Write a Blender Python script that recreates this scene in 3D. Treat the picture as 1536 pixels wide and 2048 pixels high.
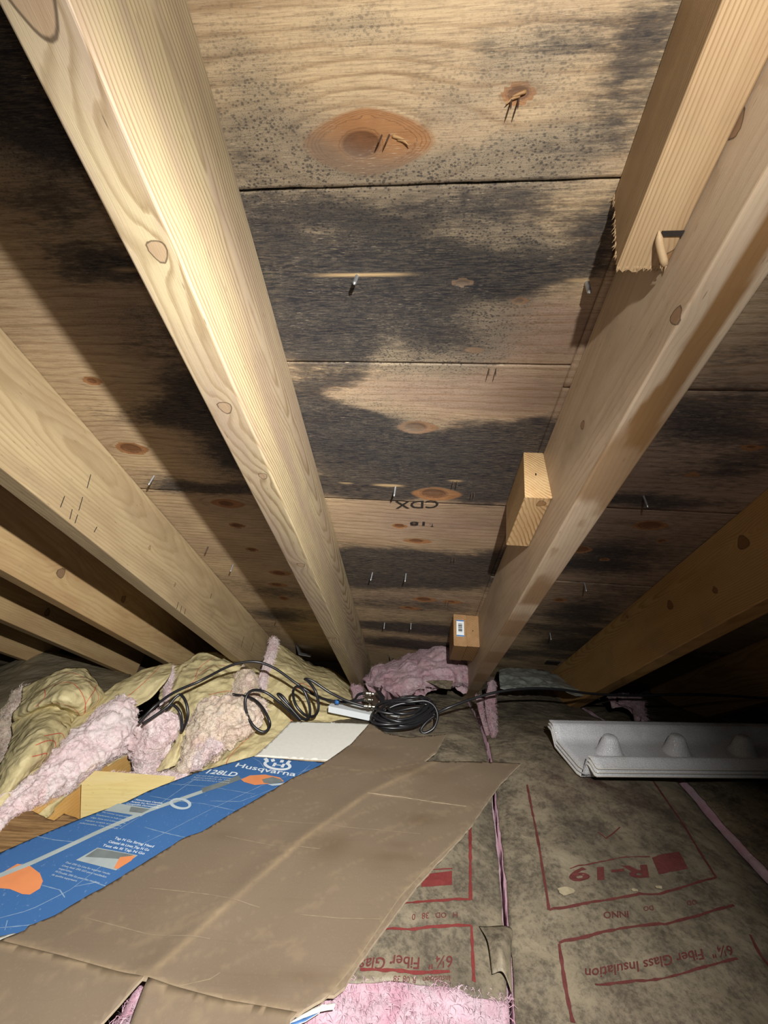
import bpy, bmesh, math, random
import numpy as np
from mathutils import Matrix, Vector
from mathutils.geometry import delaunay_2d_cdt

for o in list(bpy.data.objects):
    bpy.data.objects.remove(o)
random.seed(7)
rng = np.random.default_rng(7)
SC = bpy.context.scene
COL = SC.collection

# ------------------------------------------------------------------ camera
FPX = 769.0            # focal length in pixels of the 1536 x 2048 frame
ROLL = 0.05
ZC = 0.52              # eye height above the insulation paper
HD = 0.534             # roof deck height above the eye
cam_d = bpy.data.cameras.new('camera')
cam_d.sensor_fit = 'VERTICAL'
cam_d.sensor_height = 36.0
cam_d.sensor_width = 27.0
cam_d.lens = 36.0 * FPX / 2048.0
cam_d.clip_start = 0.01
cam_d.clip_end = 50
cam = bpy.data.objects.new('camera', cam_d)
COL.objects.link(cam)
cr, sr = math.cos(ROLL), math.sin(ROLL)
cam.matrix_world = Matrix(((cr, -sr, 0, 0), (0, 0, -1, 0), (sr, cr, 0, ZC), (0, 0, 0, 1)))
SC.camera = cam
CAM = np.array([0, 0, ZC])


def ray(px, py):
    dx, dy = px - 768.0, py - 1024.0
    return np.array([dx * cr + dy * sr, FPX, dx * sr - dy * cr]) / FPX


_v = ray(815, 1590)                       # direction in which the rafters run down
PSI = math.atan2(_v[0], _v[1])
TH = math.atan2(-_v[2], math.hypot(_v[0], _v[1]))
R_ = np.array([math.sin(PSI) * math.cos(TH), math.cos(PSI) * math.cos(TH), -math.sin(TH)])
E_ = np.array([math.cos(PSI), -math.sin(PSI), 0.0])
N_ = np.cross(E_, R_)
O_ = np.array([0, 0, ZC + HD])
ROOF = Matrix(((E_[0], R_[0], N_[0], O_[0]), (E_[1], R_[1], N_[1], O_[1]), (E_[2], R_[2], N_[2], O_[2]), (0, 0, 0, 1)))


def roofp(u, s, d=0.0):                   # roof coordinates: across, down the slope, depth below the deck
    return O_ + E_ * u + R_ * s - N_ * d


def deck(px, py, d=0.0):
    v = ray(px, py)
    o = O_ - N_ * d - CAM
    q = v * ((o @ N_) / (v @ N_)) + CAM - O_
    return float(q @ E_), float(q @ R_)


def at(px, py, Y):                        # point at depth Y
    return ray(px, py) * Y + CAM


def atz(px, py, z):                       # point at height z
    v = ray(px, py)
    return v * ((z - ZC) / v[2]) + CAM


# ------------------------------------------------------------------ world and light
w = bpy.data.worlds.new('attic_dark')
SC.world = w
w.use_nodes = True
w.node_tree.nodes['Background'].inputs[0].default_value = (0.9, 0.95, 1.0, 1)
w.node_tree.nodes['Background'].inputs[1].default_value = 0.012


def spot(name, loc, target, energy, size, blend, radius, color):
    d = bpy.data.lights.new(name, 'SPOT')
    d.energy = energy
    d.spot_size = math.radians(size)
    d.spot_blend = blend
    d.shadow_soft_size = radius
    d.color = color
    o = bpy.data.objects.new(name, d)
    COL.objects.link(o)
    o.location = Vector(loc)
    o.rotation_euler = (Vector(target) - Vector(loc)).to_track_quat('-Z', 'Y').to_euler()
    return o


LAMP = roofp(0.092, 0.164, 0.312)         # head lamp of the photographer: behind, above and right of the lens
spot('head_lamp', LAMP, at(320, 1650, 0.9), 86, 114, 1.0, 0.006, (1.0, 0.975, 0.93))
spot('head_lamp_spill', LAMP, at(520, 560, 1.0), 10.5, 166, 1.0, 0.006, (1.0, 0.975, 0.93))
spot('lens_fill', (0.012, -0.004, ZC + 0.006), at(640, 900, 0.8), 0.8, 150, 1.0, 0.004, (0.93, 0.96, 1.0))  # weak fill added at the lens to lift the head lamp's shadows

vs = SC.view_settings
vs.view_transform = 'Standard'
vs.look = 'None'
vs.exposure = 0.0
vs.gamma = 1.0
vs.use_curve_mapping = False


# ------------------------------------------------------------------ noise
def _hash(ix, iy, iz, seed):
    h = (ix * 374761393 + iy * 668265263 + iz * 2147483647 * 3 + seed * 974634777) & 0xFFFFFFFF
    h = ((h ^ (h >> 13)) * 1274126177) & 0xFFFFFFFF
    h = ((h ^ (h >> 16)) * 2246822519) & 0xFFFFFFFF
    return ((h ^ (h >> 15)) & 0xFFFFFF) / float(0xFFFFFF)


def vnoise(p, seed=0):
    p = np.asarray(p, float)
    i = np.floor(p).astype(np.int64)
    f = p - i
    f = f * f * f * (f * (f * 6 - 15) + 10)
    out = 0
    for dx in (0, 1):
        for dy in (0, 1):
            for dz in (0, 1):
                wgt = (f[..., 0] if dx else 1 - f[..., 0]) * (f[..., 1] if dy else 1 - f[..., 1]) * (f[..., 2] if dz else 1 - f[..., 2])
                out = out + wgt * _hash(i[..., 0] + dx, i[..., 1] + dy, i[..., 2] + dz, seed)
    return out * 2 - 1


def fbm(p, octv=4, seed=0, gain=0.5):
    p = np.asarray(p, float)
    a, s, out = 1.0, 0.0, 0
    for k in range(octv):
        out = out + a * vnoise(p * (2.03 ** k) + 13.7 * k, seed + k)
        s += a
        a *= gain
    return out / s


def ridged(p, octv=3, seed=0):
    p = np.asarray(p, float)
    a, out, s = 1.0, 0, 0
    for k in range(octv):
        out = out + a * (1 - np.abs(vnoise(p * (2.1 ** k) + 7.1 * k, seed + k)) * 2)
        s += a
        a *= 0.5
    return out / s


def sstep(a, b, x):
    t = np.clip((np.asarray(x, float) - a) / (b - a), 0, 1)
    return t * t * (3 - 2 * t)


# ------------------------------------------------------------------ material kit
class NT:
    def __init__(self, name):
        self.m = bpy.data.materials.new(name)
        self.m.use_nodes = True
        self.t = self.m.node_tree
        self.b = self.t.nodes['Principled BSDF']
        self.b.inputs['Specular IOR Level'].default_value = 0.25

    def n(self, typ, **kw):
        nd = self.t.nodes.new(typ)
        for k, v in kw.items():
            setattr(nd, k, v)
        return nd

    def put(self, sock, v):
        if isinstance(v, bpy.types.NodeSocket):
            self.t.links.new(v, sock)
        elif v is not None:
            if hasattr(sock.default_value, '__len__') and not hasattr(v, '__len__'):
                v = (v,) * len(sock.default_value)
            if hasattr(v, '__len__') and len(v) == 3 and len(sock.default_value) == 4:
                v = (*v, 1)
            sock.default_value = v

    def attr(self, name):
        return self.n('ShaderNodeAttribute', attribute_name=name).outputs['Fac']

    def obj(self):
        return self.n('ShaderNodeTexCoord').outputs['Object']

    def scale(self, v, s):
        m = self.n('ShaderNodeMapping')
        self.put(m.inputs['Vector'], v)
        m.inputs['Scale'].default_value = s
        return m.outputs[0]

    def noise(self, v, scale=5, detail=4, rough=0.55, dist=0.0):
        x = self.n('ShaderNodeTexNoise')
        self.put(x.inputs['Vector'], v)
        x.inputs['Scale'].default_value = scale
        x.inputs['Detail'].default_value = detail
        x.inputs['Roughness'].default_value = rough
        x.inputs['Distortion'].default_value = dist
        return x.outputs['Fac']

    def voro(self, v, scale=5, feature='F1'):
        x = self.n('ShaderNodeTexVoronoi', feature=feature)
        self.put(x.inputs['Vector'], v)
        x.inputs['Scale'].default_value = scale
        return x.outputs['Distance']

    def math(self, op, a, b=None, c=None, clamp=False):
        x = self.n('ShaderNodeMath', operation=op, use_clamp=clamp)
        self.put(x.inputs[0], a)
        if b is not None:
            self.put(x.inputs[1], b)
        if c is not None:
            self.put(x.inputs[2], c)
        return x.outputs[0]

    def ss(self, x, a, b, lo=0.0, hi=1.0):
        m = self.n('ShaderNodeMapRange', interpolation_type='SMOOTHSTEP')
        self.put(m.inputs['Value'], x)
        m.inputs['From Min'].default_value = a
        m.inputs['From Max'].default_value = b
        m.inputs['To Min'].default_value = lo
        m.inputs['To Max'].default_value = hi
        return m.outputs[0]

    def mix(self, f, a, b, mode='MIX'):
        x = self.n('ShaderNodeMix', data_type='RGBA', blend_type=mode)
        self.put(x.inputs['Factor'], f)
        self.put(x.inputs[6], a)
        self.put(x.inputs[7], b)
        return x.outputs[2]

    def ramp(self, f, stops):
        r = self.n('ShaderNodeValToRGB')
        self.put(r.inputs[0], f)
        el = r.color_ramp.elements
        while len(el) < len(stops):
            el.new(0.5)
        for e, (p, c) in zip(el, stops):
            e.position = p
            e.color = (*c, 1) if len(c) == 3 else c
        return r.outputs[0]

    def bump(self, h, strength=0.3, dist=0.002, prev=None):
        x = self.n('ShaderNodeBump')
        self.put(x.inputs['Height'], h)
        x.inputs['Strength'].default_value = strength
        x.inputs['Distance'].default_value = dist
        if prev is not None:
            self.put(x.inputs['Normal'], prev)
        return x.outputs[0]

    def done(self, col, rough=0.6, normal=None, metal=None, spec=None):
        self.put(self.b.inputs['Base Color'], col)
        self.put(self.b.inputs['Roughness'], rough)
        if normal is not None:
            self.put(self.b.inputs['Normal'], normal)
        if metal is not None:
            self.b.inputs['Metallic'].default_value = metal
        if spec is not None:
            self.b.inputs['Specular IOR Level'].default_value = spec
        return self.m


def simple(name, col, rough=0.6, metal=0.0, var=0.12, scale=60.0, bump=0.1, spec=0.3):
    k = NT(name)
    o = k.obj()
    nz = k.noise(o, scale, 4)
    c = k.mix(nz, tuple(x * (1 - var) for x in col), tuple(min(1, x * (1 + var)) for x in col))
    return k.done(c, rough, k.bump(nz, bump, 0.001), metal, spec)


def lumber(name, light, late, tint, knotc, seed=0.0, ringf=330.0, contrast=0.8, rough=0.55):
    """softwood: growth rings from the per-vertex ring radius 'g', knots from 'knot'"""
    k = NT(name)
    o = k.obj()
    g, kn, st = k.attr('g'), k.attr('knot'), k.attr('stain')
    off = k.n('ShaderNodeVectorMath', operation='ADD')
    k.put(off.inputs[0], o)
    off.inputs[1].default_value = (seed, seed * 1.7, seed * 0.6)
    o = off.outputs[0]
    wob = k.noise(k.scale(o, (14, 90, 90)), 1.0, 3)
    t = k.math('FRACT', k.math('ADD', k.math('MULTIPLY', g, ringf), k.math('MULTIPLY', wob, 0.9)))
    ring = k.ramp(t, [(0.0, (0.05,) * 3), (0.45, (0.12,) * 3), (0.82, (1.0,) * 3), (0.92, (0.75,) * 3), (1.0, (0.05,) * 3)])
    rf = k.math('MULTIPLY', ring, k.ss(k.noise(k.scale(o, (3, 22, 22)), 1.0, 3), 0.3, 0.7, contrast * 0.45, contrast))
    fibre = k.noise(k.scale(o, (22, 1300, 1300)), 1.0, 4, 0.65)
    big = k.noise(k.scale(o, (5, 30, 30)), 1.0, 4)
    base = k.mix(k.ss(big, 0.35, 0.68), light, tint)
    base = k.mix(k.math('MULTIPLY', k.ss(fibre, 0.45, 0.8), 0.25), base, tuple(x * 0.55 for x in tint))
    c = k.mix(rf, base, late)
    # scattered pitch flecks and grime
    fl = k.voro(k.scale(o, (28, 170, 170)), 1.0)
    c = k.mix(k.math('MULTIPLY', k.ss(fl, 0.05, 0.11, 1, 0), 0.5), c, tuple(x * 0.35 for x in late))
    dirt = k.ss(k.noise(o, 9.0, 5, 0.65), 0.53, 0.75, 0, 0.35)
    c = k.mix(dirt, c, (0.15, 0.11, 0.075))
    c = k.mix(k.math('MULTIPLY', st, 0.85, clamp=True), c, (0.16, 0.072, 0.014))
    kin = k.ss(kn, 0.48, 0.6)
    c = k.mix(k.math('MULTIPLY', kin, 0.85), c, knotc)
    rim = k.math('MULTIPLY', k.ss(kn, 0.36, 0.46), k.ss(kn, 0.5, 0.62, 1, 0))
    c = k.mix(k.math('MULTIPLY', rim, 0.8), c, (0.035, 0.02, 0.012))
    h = k.math('ADD', k.math('MULTIPLY', fibre, 0.8), k.math('MULTIPLY', ring, 0.25))
    nb = k.bump(h, 0.22, 0.0012)
    nb = k.bump(k.noise(o, 55, 4), 0.12, 0.002, nb)
    return k.done(c, rough, nb, spec=0.3)


LIGHTW = dict(light=(0.62, 0.45, 0.245), late=(0.33, 0.185, 0.065), tint=(0.50, 0.33, 0.19), knotc=(0.33, 0.2, 0.105))
M = {}
M['rafter_a'] = lumber('pale_spruce', (0.34, 0.275, 0.165), (0.14, 0.09, 0.04), (0.265, 0.2, 0.14), (0.24, 0.165, 0.1), 0.3, 230, 0.95)
M['rafter_b'] = lumber('smooth_fir', (0.46, 0.355, 0.245), (0.3, 0.19, 0.1), (0.38, 0.285, 0.195), (0.23, 0.13, 0.07), 2.1, 260, 0.4)
M['rafter_c'] = lumber('orange_fir', (0.46, 0.27, 0.095), (0.25, 0.12, 0.03), (0.40, 0.22, 0.07), (0.17, 0.07, 0.025), 4.4, 260, 0.75)
M['rafter_d'] = lumber('yellow_spruce', (0.38, 0.29, 0.165), (0.21, 0.14, 0.065), (0.30, 0.22, 0.125), (0.28, 0.17, 0.09), 6.2, 210, 0.5)
M['rafter_e'] = lumber('yellow_spruce_far', (0.54, 0.385, 0.195), (0.34, 0.2, 0.08), (0.44, 0.29, 0.145), (0.2, 0.12, 0.07), 8.7, 210, 0.5)
M['block'] = lumber('cut_block_wood', (0.52, 0.365, 0.19), (0.22, 0.115, 0.035), (0.43, 0.28, 0.14), (0.22, 0.12, 0.05), 3.3, 240, 0.95)
M['block_dark'] = lumber('brown_block_wood', (0.36, 0.21, 0.09), (0.15, 0.075, 0.025), (0.29, 0.16, 0.065), (0.16, 0.08, 0.03), 5.3, 240, 0.9)
M['sister'] = lumber('sister_board_wood', (0.42, 0.30, 0.17), (0.2, 0.11, 0.045), (0.34, 0.23, 0.125), (0.2, 0.1, 0.04), 1.3, 420, 0.85)
M['joist'] = lumber('yellow_joist_wood', (0.88, 0.74, 0.36), (0.74, 0.54, 0.2), (0.84, 0.68, 0.3), (0.3, 0.16, 0.05), 9.3, 120, 0.35)
M['orange_joist'] = lumber('orange_joist_wood', (0.58, 0.35, 0.12), (0.4, 0.21, 0.06), (0.52, 0.30, 0.09), (0.2, 0.1, 0.03), 7.7, 150, 0.45)


def deck_material():
    k = NT('mouldy_roof_plywood')
    o = k.obj()
    g, kn, mo, sp, ti = (k.attr(a) for a in ('g', 'knot', 'mould', 'speck', 'tint'))
    wob = k.noise(k.scale(o, (9, 60, 1)), 1.0, 4)
    t = k.math('FRACT', k.math('ADD', k.math('MULTIPLY', g, 85.0), k.math('MULTIPLY', wob, 1.1)))
    ring = k.ramp(t, [(0.0, (0.0,) * 3), (0.55, (0.1,) * 3), (0.86, (1.0,) * 3), (0.93, (0.6,) * 3), (1.0, (0.0,) * 3)])
    fibre = k.noise(k.scale(o, (26, 700, 1)), 1.0, 6, 0.75)
    fine = k.noise(k.scale(o, (95, 1700, 1)), 1.0, 3, 0.7)
    big = k.noise(k.scale(o, (3.5, 9, 1)), 1.0, 4, 0.6)
    gold = k.mix(k.ss(big, 0.35, 0.65), (0.50, 0.37, 0.215), (0.40, 0.29, 0.175))
    rose = k.mix(k.ss(big, 0.35, 0.65), (0.32, 0.225, 0.16), (0.24, 0.165, 0.115))
    c = k.mix(ti, gold, rose)
    c = k.mix(k.math('MULTIPLY', ring, k.ss(wob, 0.3, 0.75, 0.2, 0.65)), c, (0.17, 0.088, 0.035))
    c = k.mix(k.ss(fibre, 0.42, 0.7, 0, 0.62), c, (0.14, 0.088, 0.05))
    # knots
    kc = k.mix(k.noise(k.scale(o, (60, 160, 1)), 1.0, 4), (0.36, 0.17, 0.065), (0.2, 0.085, 0.03))
    kl = k.math('FRACT', k.math('ADD', k.math('MULTIPLY', kn, 9.0), k.math('MULTIPLY', k.noise(k.scale(o, (60, 90, 1)), 1.0, 3), 1.6)))
    kc = k.mix(k.ss(kl, 0.6, 0.95, 0, 0.7), kc, (0.13, 0.05, 0.018))
    c = k.mix(k.ss(kn, 0.3, 0.62, 0, 0.92), c, kc)
    core = k.mix(k.noise(k.scale(o, (130, 220, 1)), 1.0, 4), (0.16, 0.068, 0.028), (0.075, 0.03, 0.014))
    c = k.mix(k.ss(kn, 1.0, 1.12, 0, 0.85), c, core)
    # mould: solid patches, streaks along the grain and pepper speckle
    m1 = k.noise(k.scale(o, (13, 46, 1)), 1.0, 6, 0.68)
    m2 = k.noise(k.scale(o, (55, 620, 1)), 1.0, 4, 0.7)
    mm = k.math('ADD', k.math('MULTIPLY', mo, 1.2), k.math('MULTIPLY', k.math('SUBTRACT', m1, 0.5), 0.9))
    mm = k.math('ADD', mm, k.math('MULTIPLY', k.math('SUBTRACT', m2, 0.5), 1.3))
    m3 = k.noise(k.scale(o, (48, 170, 1)), 1.0, 5, 0.7)
    mm = k.math('ADD', mm, k.math('MULTIPLY', k.math('SUBTRACT', m3, 0.5), 0.9))
    mf = k.math('MULTIPLY', k.ss(mm, 0.1, 0.8, 0, 1.0), k.ss(m2, 0.38, 0.64, 1.0, 0.76))
    v1 = k.voro(k.scale(o, (250, 430, 1)), 1.0)
    v2 = k.voro(k.scale(o, (600, 1300, 1)), 1.0)
    sz = k.noise(k.scale(o, (40, 60, 1)), 1.0, 3)
    s1 = k.math('MULTIPLY', k.ss(k.math('SUBTRACT', v1, k.math('MULTIPLY', sz, 0.42)), 0.0, 0.2, 1, 0), 0.75)
    s2 = k.math('MULTIPLY', k.ss(k.math('SUBTRACT', v2, k.math('MULTIPLY', m1, 0.35)), 0.0, 0.22, 1, 0), 0.7)
    sf = k.math('MULTIPLY', k.math('MAXIMUM', s1, s2), sp, clamp=True)
    grey = k.ss(k.math('ADD', sp, k.math('MULTIPLY', k.math('SUBTRACT', m1, 0.5), 0.8)), 0.2, 0.9, 0, 0.62)
    c = k.mix(grey, c, (0.135, 0.12, 0.095))
    knsafe = k.ss(kn, 0.35, 0.7, 1, 0.12)
    c = k.mix(k.math('MULTIPLY', mf, knsafe), c, k.mix(k.ss(m1, 0.35, 0.65), (0.012, 0.0125, 0.018), (0.03, 0.028, 0.028)))
    c = k.mix(k.math('MULTIPLY', sf, knsafe), c, (0.022, 0.021, 0.022))
    # pale torn fibres
    pale = k.math('MULTIPLY', k.ss(fine, 0.56, 0.72), k.ss(k.noise(k.scale(o, (12, 40, 1)), 1.0, 4), 0.42, 0.62, 0.1, 0.85))
    c = k.mix(k.math('MULTIPLY', pale, k.ss(mo, 0.2, 1.0, 1, 0.7)), c, (0.46, 0.38, 0.26))
    ex = k.attr('bare')
    c = k.mix(ex, c, k.mix(fibre, (0.50, 0.36, 0.19), (0.36, 0.24, 0.12)))
    # ink stamp marks are geometry; relief
    h = k.math('ADD', fibre, k.math('MULTIPLY', fine, 0.6))
    nb = k.bump(h, 0.4, 0.0012)
    nb = k.bump(k.noise(k.scale(o, (18, 60, 1)), 1.0, 4), 0.25, 0.003, nb)
    nb = k.bump(ring, 0.12, 0.001, nb)
    return k.done(c, 0.72, nb, spec=0.2)


M['deck'] = deck_material()


def kraft(name, light, dark, dirt, dirtc=(0.035, 0.03, 0.024), wrinkle=0.6):
    k = NT(name)
    o = k.obj()
    n1 = k.noise(o, 17, 6, 0.72)
    n2 = k.noise(o, 150, 4, 0.75)
    n3 = k.noise(o, 4.5, 4, 0.6)
    c = k.mix(k.ss(n1, 0.35, 0.68), light, dark)
    mottle = k.math('ADD', k.math('MULTIPLY', n2, 0.55), k.math('MULTIPLY', n1, 0.45))
    c = k.mix(k.ss(mottle, 0.44, 0.62, 0, dirt), c, dirtc)
    c = k.mix(k.ss(n3, 0.42, 0.7, 0, dirt * 0.75), c, dirtc)
    spk = k.ss(k.voro(o, 210), 0.06, 0.13, 1, 0)
    c = k.mix(k.math('MULTIPLY', spk, dirt * 0.5), c, (0.02, 0.017, 0.014))
    st = k.attr('stain')
    c = k.mix(k.math('MULTIPLY', st, k.ss(n1, 0.3, 0.7, 0.3, 1.0)), c, (0.06, 0.027, 0.024))
    nb = k.bump(k.noise(o, 26, 5, 0.6, 0.6), wrinkle, 0.006)
    vc = k.n('ShaderNodeTexVoronoi', feature='DISTANCE_TO_EDGE')
    k.put(vc.inputs['Vector'], k.n('ShaderNodeVectorMath', operation='ADD').outputs[0])
    add = vc.inputs['Vector'].links[0].from_node
    k.put(add.inputs[0], o)
    nv = k.n('ShaderNodeTexNoise')
    k.put(nv.inputs['Vector'], o)
    nv.inputs['Scale'].default_value = 14
    sc_ = k.n('ShaderNodeVectorMath', operation='SCALE')
    k.put(sc_.inputs[0], nv.outputs['Color'])
    sc_.inputs['Scale'].default_value = 0.05
    k.put(add.inputs[1], sc_.outputs[0])
    vc.inputs['Scale'].default_value = 24
    nb = k.bump(k.ss(vc.outputs['Distance'], 0.0, 0.35), wrinkle * 0.9, 0.004, nb)
    nb = k.bump(n2, 0.2, 0.001, nb)
    return k.done(c, 0.55, nb, spec=0.3)


M['kraft_floor'] = kraft('dirty_kraft_paper', (0.215, 0.18, 0.125), (0.15, 0.125, 0.09), 0.62, wrinkle=0.35)
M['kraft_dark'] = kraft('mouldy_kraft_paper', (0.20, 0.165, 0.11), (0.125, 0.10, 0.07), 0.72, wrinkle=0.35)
M['kraft_clean'] = kraft('yellow_kraft_paper', (0.64, 0.55, 0.31), (0.53, 0.45, 0.235), 0.1, (0.2, 0.15, 0.08), 0.55)
M['kraft_grey'] = kraft('dusty_kraft_paper', (0.33, 0.28, 0.185), (0.27, 0.23, 0.15), 0.12, (0.15, 0.12, 0.08), 0.3)


def fibreglass(name, white, pink, deep, dust=0.0, dustc=(0.4, 0.33, 0.22)):
    k = NT(name)
    o = k.obj()
    n1 = k.noise(o, 19, 6, 0.7, 0.8)
    n2 = k.noise(o, 75, 6, 0.75, 1.2)
    c = k.mix(k.ss(n1, 0.32, 0.66), white, pink)
    c = k.mix(k.ss(n2, 0.5, 0.72, 0, 0.6), c, deep)
    c = k.mix(k.ss(k.noise(o, 38, 5, 0.7, 1.0), 0.52, 0.68, 0, 0.75), c, tuple(min(1, x * 1.12) for x in white))
    if dust:
        c = k.mix(k.ss(k.noise(o, 13, 5, 0.65), 0.38, 0.66, 0, dust), c, dustc)
        c = k.mix(k.ss(k.noise(o, 29, 5, 0.7), 0.5, 0.75, 0, dust * 0.7), c, (0.36, 0.37, 0.37))
    hair = k.noise(k.scale(o, (1, 1, 1)), 260, 6, 0.8, 2.0)
    nb = k.bump(n2, 0.4, 0.004)
    nb = k.bump(hair, 0.5, 0.002, nb)
    k.b.inputs['Subsurface Weight'].default_value = 0.0
    k.b.inputs['Sheen Weight'].default_value = 0.05
    return k.done(c, 0.95, nb, spec=0.05)


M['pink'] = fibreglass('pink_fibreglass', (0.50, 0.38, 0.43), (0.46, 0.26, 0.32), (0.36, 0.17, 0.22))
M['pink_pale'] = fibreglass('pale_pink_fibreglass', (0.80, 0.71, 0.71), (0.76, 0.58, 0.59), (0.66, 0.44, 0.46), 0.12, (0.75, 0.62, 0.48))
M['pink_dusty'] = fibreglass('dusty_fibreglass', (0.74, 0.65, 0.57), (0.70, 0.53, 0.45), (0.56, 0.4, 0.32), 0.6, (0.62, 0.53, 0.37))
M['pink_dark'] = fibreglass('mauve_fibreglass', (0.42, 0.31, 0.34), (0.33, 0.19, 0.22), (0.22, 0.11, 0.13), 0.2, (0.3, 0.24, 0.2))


def cardboard():
    k = NT('brown_cardboard')
    o = k.obj()
    n1 = k.noise(k.scale(o, (9, 9, 9)), 1.0, 4, 0.6)
    n2 = k.noise(o, 380, 3, 0.7)
    c = k.mix(n1, (0.125, 0.092, 0.062), (0.155, 0.117, 0.08))
    c = k.mix(k.ss(n2, 0.5, 0.8, 0, 0.25), c, (0.22, 0.17, 0.115))
    c = k.mix(k.attr('crease'), c, (0.27, 0.2, 0.12))
    c = k.mix(k.attr('stain'), c, (0.07, 0.042, 0.018))
    flute = k.noise(k.scale(o, (4, 190, 1)), 1.0, 2)
    c = k.mix(k.ss(flute, 0.55, 0.75, 0, 0.12), c, (0.09, 0.062, 0.04))
    nb = k.bump(n2, 0.08, 0.0006)
    nb = k.bump(k.noise(o, 22, 3), 0.12, 0.004, nb)
    return k.done(c, 0.75, nb, spec=0.2)


M['cardboard'] = cardboard()


def print_panel():
    k = NT('blue_printed_cardboard')
    o = k.obj()
    n1 = k.noise(o, 8, 4)
    c = k.mix(n1, (0.03, 0.095, 0.24), (0.045, 0.125, 0.30))
    c = k.mix(k.math('MULTIPLY', k.attr('crease'), k.ss(k.noise(o, 130, 4), 0.35, 0.6)), c, (0.55, 0.62, 0.7))
    c = k.mix(k.ss(k.noise(o, 300, 3), 0.62, 0.8, 0, 0.35), c, (0.35, 0.45, 0.6))
    return k.done(c, 0.5, k.bump(k.noise(o, 30, 3), 0.15, 0.003), spec=0.35)


M['blue'] = print_panel()
M['board_edge'] = simple('torn_cardboard_edge', (0.36, 0.29, 0.2), 0.85, var=0.3, scale=300)
M['card_scuff'] = simple('worn_cardboard_line', (0.2, 0.155, 0.1), 0.8, var=0.3, scale=200)
M['white_card'] = simple('white_card_liner', (0.60, 0.60, 0.55), 0.7, var=0.08, scale=120)
M['ink_white'] = simple('white_ink', (0.55, 0.6, 0.64), 0.6)
M['ink_pale'] = simple('pale_ink', (0.36, 0.42, 0.46), 0.6)
M['ink_scuff'] = simple('scuffed_blue', (0.17, 0.25, 0.36), 0.6, var=0.3, scale=150)
M['ink_grey'] = simple('grey_ink', (0.13, 0.15, 0.15), 0.6, var=0.5, scale=40)
M['ink_silver'] = simple('silver_ink', (0.30, 0.34, 0.34), 0.6, var=0.3, scale=30)
M['ink_orange'] = simple('orange_ink', (0.55, 0.2, 0.08), 0.6, var=0.15, scale=40)
M['ink_red'] = simple('red_ink', (0.14, 0.024, 0.022), 0.7, var=0.3, scale=250)
M['ink_red_faint'] = simple('faded_red_ink', (0.10, 0.026, 0.023), 0.75, var=0.4, scale=250)
M['ink_red_clean'] = simple('light_red_ink', (0.55, 0.15, 0.085), 0.7, var=0.25, scale=250)
M['ink_black'] = simple('black_stamp_ink', (0.02, 0.015, 0.012), 0.8, var=0.4, scale=200)
M['cable'] = simple('black_cable_jacket', (0.012, 0.012, 0.014), 0.32, var=0.2, scale=200, bump=0.02, spec=0.5)
M['steel'] = simple('galvanised_steel', (0.55, 0.58, 0.62), 0.35, 0.85, var=0.2, scale=150)
M['rust'] = simple('dark_staple_wire', (0.09, 0.06, 0.045), 0.5, 0.5, var=0.4, scale=200)
M['brass'] = simple('connector_metal', (0.62, 0.58, 0.5), 0.25, 1.0, var=0.1, scale=100)
M['white_paint'] = simple('white_painted_wood', (0.66, 0.70, 0.72), 0.45, var=0.05, scale=80)
M['blue_tape'] = simple('blue_band', (0.03, 0.14, 0.4), 0.5)
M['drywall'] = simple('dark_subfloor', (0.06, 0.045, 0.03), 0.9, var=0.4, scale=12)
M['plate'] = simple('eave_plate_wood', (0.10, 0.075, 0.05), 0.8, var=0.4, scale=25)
M['foil'] = simple('dusty_poly_film', (0.22, 0.23, 0.21), 0.3, 0.0, var=0.4, scale=30, bump=0.6, spec=0.6)


def foam():
    k = NT('grey_white_foam')
    o = k.obj()
    v = k.voro(o, 420)
    n1 = k.noise(o, 12, 4)
    c = k.mix(k.ss(v, 0.1, 0.7), (0.66, 0.68, 0.71), (0.54, 0.55, 0.58))
    c = k.mix(k.ss(n1, 0.4, 0.7, 0, 0.3), c, (0.3, 0.28, 0.25))
    r = k.ss(k.voro(o, 330), 0.2, 0.5, 0.12, 0.5)
    return k.done(c, r, k.bump(v, 0.5, 0.0015), spec=0.5)


M['foam'] = foam()
M['foam_edge'] = simple('cut_foam_edge', (0.56, 0.53, 0.46), 0.7, var=0.2, scale=300)


def plank_dark():
    k = NT('old_brown_plywood')
    o = k.obj()
    f = k.noise(k.scale(o, (16, 260, 60)), 1.0, 5, 0.7)
    c = k.mix(k.ss(f, 0.3, 0.7), (0.36, 0.22, 0.095), (0.16, 0.085, 0.035))
    return k.done(c, 0.7, k.bump(f, 0.35, 0.002), spec=0.2)


M['old_ply'] = plank_dark()


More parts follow.
